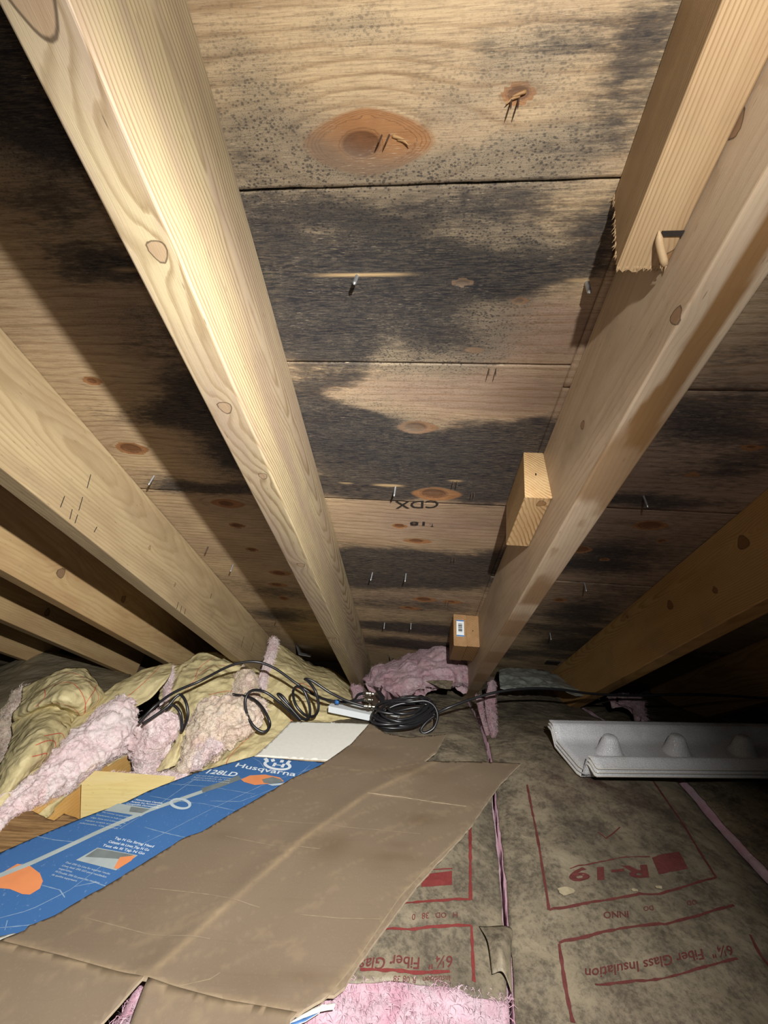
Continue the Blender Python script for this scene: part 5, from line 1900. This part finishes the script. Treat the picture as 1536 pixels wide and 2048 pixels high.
pile_patch('fibreglass', [[(396, 1492, 0.885), (420, 1480, 0.872), (444, 1486, 0.885)], [(388, 1512, 0.874), (412, 1502, 0.858), (440, 1500, 0.88)], [(372, 1542, 0.865), (392, 1534, 0.848), (414, 1522, 0.87)]], 50, 50, 'pink_pale', t, 0.02, 0.009, 50, 553, edge=0.008)
t = heap('fibreglass_strip', 'low strip of pink fluff along the top of the yellow block', (300, 1565, 0.85), G)
pile_patch('fibreglass', [[(205, 1560, 0.855), (232, 1547, 0.85), (275, 1550, 0.85), (320, 1548, 0.855), (370, 1536, 0.87)],
                          [(208, 1564, 0.845), (236, 1556, 0.835), (278, 1558, 0.835), (322, 1556, 0.84), (374, 1546, 0.855)],
                          [(214, 1568, 0.84), (240, 1567, 0.825), (282, 1570, 0.82), (326, 1570, 0.825), (378, 1560, 0.84)]], 30, 90, 'pink_pale', t, 0.02, 0.006, 60, 561, edge=0.006)

# kraft beside the carton
t = heap('insulation_batt', 'kraft batt with a red printed line running down behind the white flap', (520, 1470, 0.95))
kd = [[(500, 1440, 1.04), (540, 1410, 1.06), (590, 1400, 1.08), (650, 1410, 1.08), (715, 1420, 1.07)],
      [(455, 1480, 0.985), (500, 1460, 0.99), (560, 1448, 1.0), (630, 1440, 1.01), (715, 1445, 1.01)],
      [(420, 1515, 0.935), (470, 1495, 0.94), (540, 1480, 0.945), (620, 1470, 0.95), (715, 1465, 0.96)],
      [(370, 1560, 0.875), (440, 1535, 0.88), (520, 1515, 0.885), (610, 1500, 0.90), (715, 1490, 0.91)],
      [(355, 1610, 0.84), (425, 1585, 0.845), (515, 1560, 0.85), (610, 1545, 0.86), (715, 1530, 0.87)]]
ko = pile_patch('kraft_facing', kd, 80, 110, 'kraft_clean', t, 0.003, 0.004, 30, 571, 0.007, 14)
red_lines(ko, kd, [[(0.3, 0.32), (0.6, 0.27), (0.9, 0.32)], [(0.1, 0.5), (0.25, 0.6), (0.3, 0.75)], [(0.35, 0.6), (0.45, 0.7), (0.4, 0.85)]], 0.002)

# rolled batt at the eave between the rafters
t = heap('insulation_batt', 'kraft batt curled upright at the eave behind the coiled black cable', (610, 1380, 1.2))
ke = [[(556, 1288, 1.40), (580, 1298, 1.46), (612, 1322, 1.48), (640, 1334, 1.48), (668, 1342, 1.47), (712, 1378, 1.42)],
      [(542, 1322, 1.24), (575, 1328, 1.27), (612, 1344, 1.30), (642, 1352, 1.31), (672, 1362, 1.31), (712, 1392, 1.29)],
      [(530, 1362, 1.16), (568, 1364, 1.16), (608, 1374, 1.17), (644, 1382, 1.18), (676, 1388, 1.19), (712, 1404, 1.19)],
      [(520, 1402, 1.09), (560, 1402, 1.08), (604, 1406, 1.09), (646, 1408, 1.10), (680, 1410, 1.11), (712, 1416, 1.12)],
      [(516, 1440, 1.03), (556, 1438, 1.02), (602, 1436, 1.03), (648, 1432, 1.05), (684, 1430, 1.06), (712, 1430, 1.07)]]
ko = pile_patch('kraft_facing', ke, 90, 90, 'kraft_clean', t, 0.003, 0.003, 25, 581, 0.006, 12)
red_lines(ko, ke, [[(0.5, 0.3), (0.45, 0.4), (0.5, 0.5)], [(0.55, 0.32), (0.52, 0.42), (0.56, 0.55)], [(0.75, 0.2), (0.78, 0.4), (0.72, 0.6)]], 0.004)
pile_patch('fibreglass', [[(540, 1282, 1.38), (548, 1276, 1.36), (558, 1284, 1.37)], [(530, 1316, 1.24), (540, 1312, 1.22), (548, 1318, 1.23)], [(522, 1344, 1.18), (530, 1344, 1.16), (536, 1350, 1.17)], [(514, 1376, 1.12), (522, 1376, 1.10), (530, 1384, 1.11)]], 60, 20, 'pink_pale', t, 0.02, 0.005, 60, 583, edge=0.006)
pile_patch('fibreglass', [[(700, 1372, 1.22), (712, 1370, 1.21), (726, 1376, 1.22)], [(706, 1390, 1.17), (714, 1392, 1.16), (724, 1394, 1.17)], [(708, 1402, 1.15), (714, 1404, 1.14), (720, 1404, 1.15)]], 30, 24, 'pink_dark', t, 0.02, 0.005, 60, 585, edge=0.004)

# mauve clump at the eave
t = heap('fibreglass_clump', 'mauve-pink fibreglass clump stuffed into the eave of the middle bay', (830, 1350, 1.3))
pile_patch('fibreglass', [[(735, 1350, 1.46), (752, 1338, 1.46), (800, 1318, 1.48), (850, 1290, 1.46), (900, 1282, 1.42), (930, 1290, 1.40)],
                          [(728, 1358, 1.40), (758, 1334, 1.37), (806, 1322, 1.37), (856, 1305, 1.35), (905, 1300, 1.33), (936, 1310, 1.34)],
                          [(731, 1364, 1.36), (764, 1346, 1.31), (812, 1338, 1.29), (860, 1330, 1.28), (908, 1328, 1.27), (940, 1335, 1.29)],
                          [(734, 1368, 1.32), (770, 1362, 1.26), (818, 1358, 1.23), (862, 1350, 1.23), (908, 1350, 1.23), (942, 1355, 1.26)],
                          [(750, 1374, 1.28), (784, 1378, 1.22), (820, 1376, 1.20), (856, 1366, 1.20), (900, 1366, 1.22), (940, 1368, 1.23)],
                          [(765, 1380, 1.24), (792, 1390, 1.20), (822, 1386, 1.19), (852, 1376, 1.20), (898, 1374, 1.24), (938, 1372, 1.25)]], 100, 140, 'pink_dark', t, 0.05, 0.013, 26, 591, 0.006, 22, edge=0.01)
pile_patch('paper_scrap', [[(852, 1362, 1.2), (880, 1360, 1.19), (906, 1362, 1.2)], [(866, 1368, 1.18), (886, 1370, 1.17), (904, 1370, 1.18)], [(880, 1376, 1.17), (892, 1378, 1.165), (902, 1378, 1.17)]], 20, 20, 'kraft_dark', t, 0.001, 0.002, 40, 593)
# torn pink edges further right, and dusty film
t = heap('fibreglass_tuft', 'small mauve tuft at the foot of the shadowed right rafter', (1260, 1410, 1.15))
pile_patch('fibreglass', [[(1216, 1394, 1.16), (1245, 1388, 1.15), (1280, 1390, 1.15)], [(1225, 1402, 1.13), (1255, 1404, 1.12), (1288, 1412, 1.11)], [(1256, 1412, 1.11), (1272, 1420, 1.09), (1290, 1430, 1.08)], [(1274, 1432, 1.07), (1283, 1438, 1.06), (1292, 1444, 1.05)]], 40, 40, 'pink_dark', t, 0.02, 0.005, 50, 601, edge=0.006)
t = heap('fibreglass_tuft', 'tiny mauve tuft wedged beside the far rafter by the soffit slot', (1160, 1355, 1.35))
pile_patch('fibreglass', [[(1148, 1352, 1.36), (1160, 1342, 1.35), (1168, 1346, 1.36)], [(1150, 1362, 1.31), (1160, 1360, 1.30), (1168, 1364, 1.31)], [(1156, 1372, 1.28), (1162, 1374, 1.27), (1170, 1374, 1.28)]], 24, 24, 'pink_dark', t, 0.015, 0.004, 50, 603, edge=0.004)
o_ = pile_patch('plastic_film', [[(998, 1336, 1.42), (1040, 1338, 1.42), (1100, 1346, 1.40), (1180, 1380, 1.34)], [(998, 1352, 1.30), (1040, 1356, 1.28), (1100, 1364, 1.26), (1190, 1390, 1.24)], [(1000, 1374, 1.19), (1040, 1374, 1.18), (1110, 1380, 1.18), (1200, 1394, 1.19)]], 40, 80, 'foil', None, 0.001, 0.006, 25, 605, 0.01, 16)
tag(o_, 'crumpled dusty plastic film lying at the eave right of the middle bay', 'film')

# ------------------------------------------------------------------ joist, blocking and plywood scrap on the left
def board(name, mat, corners, thick, label, cat, seed=1, pith=(0.02, -0.2), knots=(), group=None, dirv=None):
    """front face from four world points (tl, tr, br, bl), thickness away from the eye"""
    tl, tr, br, bl = (np.asarray(c, float) for c in corners)
    n1, n2 = 40, 20
    u = np.linspace(0, 1, n1)[None, :, None]
    w_ = np.linspace(0, 1, n2)[:, None, None]
    P = (tl * (1 - u) + tr * u) * (1 - w_) + (bl * (1 - u) + br * u) * w_
    nn = unit(np.cross(tr - tl, bl - tl))
    if nn @ (tl - CAM) < 0:
        nn = -nn
    v, f = slab(P, nn * thick)
    Ln = np.linalg.norm(tr - tl)
    loc = np.zeros_like(v)
    ex = unit(tr - tl)
    ez = -unit(bl - tl)
    loc[:, 0] = (v - tl) @ ex
    loc[:, 2] = (v - tl) @ ez
    loc[:, 1] = (v - tl) @ nn
    g, kn, st = wood_attr(loc, 0.04, 0.14, pith, knots, seed, 0.03, 0.01)
    o = mk(name, v, f, mat, None, False, dict(g=g, knot=kn, stain=st))
    return tag(o, label, cat, group)


yb = [at(163, 1566, 0.80), at(330, 1578, 0.80), at(330, 1680, 0.80), at(160, 1670, 0.80)]
board('blocking', 'joist', yb, 0.038, 'bright yellow blocking between the joists behind the blue panel', 'blocking', 131)
jb = [at(262, 1486, 0.955), at(40, 1622, 0.72), at(40, 1720, 0.70), at(262, 1600, 0.955)]
board('floor_joist', 'orange_joist', jb, 0.038, 'orange-yellow floor joist under the long pink batt', 'joist', 137)
o_ = poly_sheet([atz(px_, py_, -0.075)[:2] for px_, py_ in ((-90, 1680), (-10, 1645), (25, 1624), (66, 1622), (92, 1636), (108, 1641), (128, 1627), (150, 1634), (175, 1650), (40, 1790), (-120, 1800))],
                0.006, lambda x, y: 0.0 * x - 0.075, 0.012, 'plywood_scrap', 'old_ply', 'board_edge', None, 0.002)
tag(o_, 'splintered brown plywood scrap at the left edge beside the blue panel', 'plywood')

# ------------------------------------------------------------------ coaxial cables, splitter and white strip
def cable(name, pts, label, rad=0.0034, n=220, depth=None):
    P = np.array([at(*p) for p in pts])
    v, f = tube(cr1(P, n, 0), rad, 10)
    return tag(mk(name, v, f, 'cable'), label, 'cable', 'black coaxial cables')


cable('coaxial_cable', [(277, 1446, 0.875), (310, 1412, 0.90), (350, 1384, 0.94), (400, 1362, 0.98), (450, 1336, 1.0), (480, 1326, 1.01), (515, 1324, 1.02), (550, 1337, 1.03), (590, 1365, 1.035), (625, 1388, 1.03), (655, 1400, 1.01), (690, 1404, 1.005), (726, 1400, 1.0), (735, 1400, 1.0)],
      'black coaxial cable arching from the heap over to the splitter')
cable('coaxial_cable', [(285, 1448, 0.87), (312, 1430, 0.885), (336, 1412, 0.90), (352, 1394, 0.915), (362, 1390, 0.92), (372, 1405, 0.91), (376, 1430, 0.90), (370, 1450, 0.895), (364, 1462, 0.895), (364, 1448, 0.9), (360, 1425, 0.905), (345, 1410, 0.91), (330, 1420, 0.90)],
      'short doubled black cable end drooping over the pink tuft', 0.0032, 140)
cable('coaxial_cable', [(466, 1389, 1.0), (500, 1395, 0.985), (522, 1412, 0.965), (538, 1440, 0.945), (538, 1456, 0.94), (525, 1464, 0.935), (505, 1450, 0.935), (492, 1420, 0.94), (492, 1395, 0.95), (505, 1381, 0.965), (530, 1384, 0.98), (560, 1405, 0.975), (585, 1428, 0.96), (600, 1440, 0.95)],
      'black cable ending in one round hanging loop on the left')
loops = []
cable('coaxial_cable', [(602, 1440, 0.95), (580, 1415, 0.955), (560, 1394, 0.96), (556, 1388, 0.965), (566, 1394, 0.97), (590, 1425, 0.96), (606, 1438, 0.95), (618, 1435, 0.945), (619, 1412, 0.945), (608, 1382, 0.955), (594, 1373, 0.965), (586, 1385, 0.975), (592, 1410, 0.975), (610, 1430, 0.965), (628, 1432, 0.95), (637, 1415, 0.945), (632, 1385, 0.95), (618, 1364, 0.965), (610, 1358, 0.975), (625, 1362, 0.98), (660, 1385, 0.975), (695, 1402, 0.965), (728, 1412, 0.96)],
      'spiralling black cable springing in tall loops towards the splitter', n=360)
cable('coaxial_cable', [(846, 1437, 0.985), (870, 1428, 0.985), (900, 1414, 0.985), (950, 1396, 1.0), (1000, 1383, 1.01), (1060, 1377, 1.02), (1120, 1379, 1.03), (1180, 1387, 1.04), (1260, 1391, 1.04), (1360, 1389, 1.03), (1450, 1391, 1.02), (1600, 1402, 1.0)],
      'straight black cable running right from the coil to the dark corner', 0.0033)
# coil bundle: flattened loops, one cable
ctr = atz(808, 1437, 0.010)
pts = []
r2 = np.random.default_rng(12)
NL = 9
for k in range(NL * 16):
    a = 2 * math.pi * k / 16
    lp = k // 16
    ra = 0.082 + 0.012 * math.sin(lp * 2.1) - 0.003 * lp
    rb = 0.040 + 0.010 * math.cos(lp * 1.3)
    x = ra * math.cos(a)
    y = rb * math.sin(a)
    rot = math.radians(24 + 7 * math.sin(lp * 1.7))
    X = x * math.cos(rot) - y * math.sin(rot)
    Yy = x * math.sin(rot) + y * math.cos(rot)
    pts.append((ctr[0] + X + 0.004 * math.sin(lp * 3.3), ctr[1] + Yy + 0.004 * math.cos(lp * 2.7), 0.0 + 0.016 + 0.010 * math.sin(lp * 2.3 + a * 0.5) + 0.0022 * lp + 0.010 * max(0, math.cos(a))))
pts = np.array(pts)
v, f = tube(cr1(pts, NL * 64, 0), 0.0033, 8)
tag(mk('coaxial_cable', v, f, 'cable'), 'flat oval coil of black coaxial cable beside the white strip', 'cable', 'black coaxial cables')
cable('coaxial_cable', [(780, 1405, 0.98), (800, 1403, 0.975), (820, 1404, 0.97), (850, 1402, 0.97), (868, 1412, 0.965), (875, 1432, 0.955), (868, 1455, 0.945), (850, 1466, 0.94), (842, 1460, 0.945), (852, 1445, 0.955), (868, 1432, 0.965)],
      'black cable leaving the splitter and looping around the right of the coil', n=140)
cable('coaxial_cable', [(742, 1462, 0.95), (738, 1450, 0.955), (750, 1435, 0.965), (775, 1418, 0.97), (800, 1408, 0.975), (830, 1406, 0.975)], 'black cable curving over the left end of the coil', n=80)

# white painted strip
wa, wb, wc, wd = at(657, 1412, 1.0), at(670, 1398, 1.06), at(800, 1422, 1.05), at(790, 1440, 0.985)
Pm = np.array([[wa, wd], [wb, wc]])
Pm = cr1(cr1(Pm, 6, 0), 12, 1)
v, f = slab(Pm, np.array([0, 0, -0.016]))
tag(mk('wood_strip', v, f, 'white_paint', None, False), 'white painted wood strip under the cable splitter', 'board')
# splitter
sc = at(755, 1405, 0.995)
th = tag(empty('cable_splitter', sc - [0, 0, 0.02]), 'small dark cable splitter with metal connectors on the white strip', 'splitter')
ang = unit(np.array([0.35, -0.9, 0]))
sdv = np.array([-ang[1], ang[0], 0])
v, f = boxv(sc + [0, 0, 0.0], sdv * 0.010, ang * 0.024, np.array([0, 0, 1]) * 0.008)
mk('body', v, f, 'rust', th, False)
v, f = boxv(sc + [0.006, 0, 0.015], sdv * 0.006, ang * 0.018, np.array([0, 0, 1]) * 0.008)
mk('cover', v, f, 'cable', th, False)
for (pa, pb) in (((732, 1386, 0.99), (748, 1388, 0.99)), ((728, 1399, 0.99), (746, 1400, 0.985)), ((727, 1412, 0.965), (752, 1414, 0.965)), ((757, 1404, 0.985), (784, 1404, 0.98))):
    a, b = at(*pa), at(*pb)
    seg_ = 40
    tt_ = np.linspace(0, 1, 24)
    tp_ = np.where((tt_ > 0.35) & (tt_ < 0.62), 1.0, 0.68)
    tp_ = np.where(tt_ > 0.7, 0.55 + 0.1 * (np.arange(24) % 2), tp_)
    v, f = tube(a + (b - a) * tt_[:, None], 0.0058, 10, taper=tp_)
    mk('connector', v, f, 'brass', th)
v, f = tube(np.array([at(671, 1404, 1.005), at(678, 1404, 1.004)]), 0.0058, 10)
tag(mk('cable_band', v, f, 'blue_tape'), 'small blue band around the arching cable', 'band')
cable('coaxial_cable', [(728, 1386, 0.99), (716, 1390, 0.995), (708, 1400, 1.0), (690, 1406, 1.01)], 'short black cable bending from the upper connector', n=40)

# ------------------------------------------------------------------ eave hardware
def bracket(px, py, Y, label, flip=1):
    """thin bent sheet-metal angle"""
    p = at(px, py, Y)
    c = [p, p + E_ * 0.045 * flip, p + E_ * 0.062 * flip + np.array([0, -0.004, -0.045]), p + E_ * 0.11 * flip + np.array([0, -0.004, -0.05])]
    lo = [q + np.array([0.0, 0.03, -0.004]) for q in c]
    P = np.array([c, lo])
    v, f = slab(P, np.array([0, 0, -0.0015]))
    return tag(mk('metal_vent_edge', v, f, 'steel', None, False), label, 'bracket', 'bent metal soffit pieces')


bracket(752, 1297, 1.50, 'bent metal piece at the eave above the mauve clump')
bracket(568, 1282, 1.50, 'bent metal piece at the eave between the two left rafters')
pw_ = roofp(*deck(1105, 1324))
v, f = boxv(pw_ - N_ * 0.002, E_ * 0.022, R_ * 0.018, N_ * 0.002)
tag(mk('soffit_slot', v, f, 'ink_black', None, False), 'small square black vent slot low on the deck at right', 'vent')
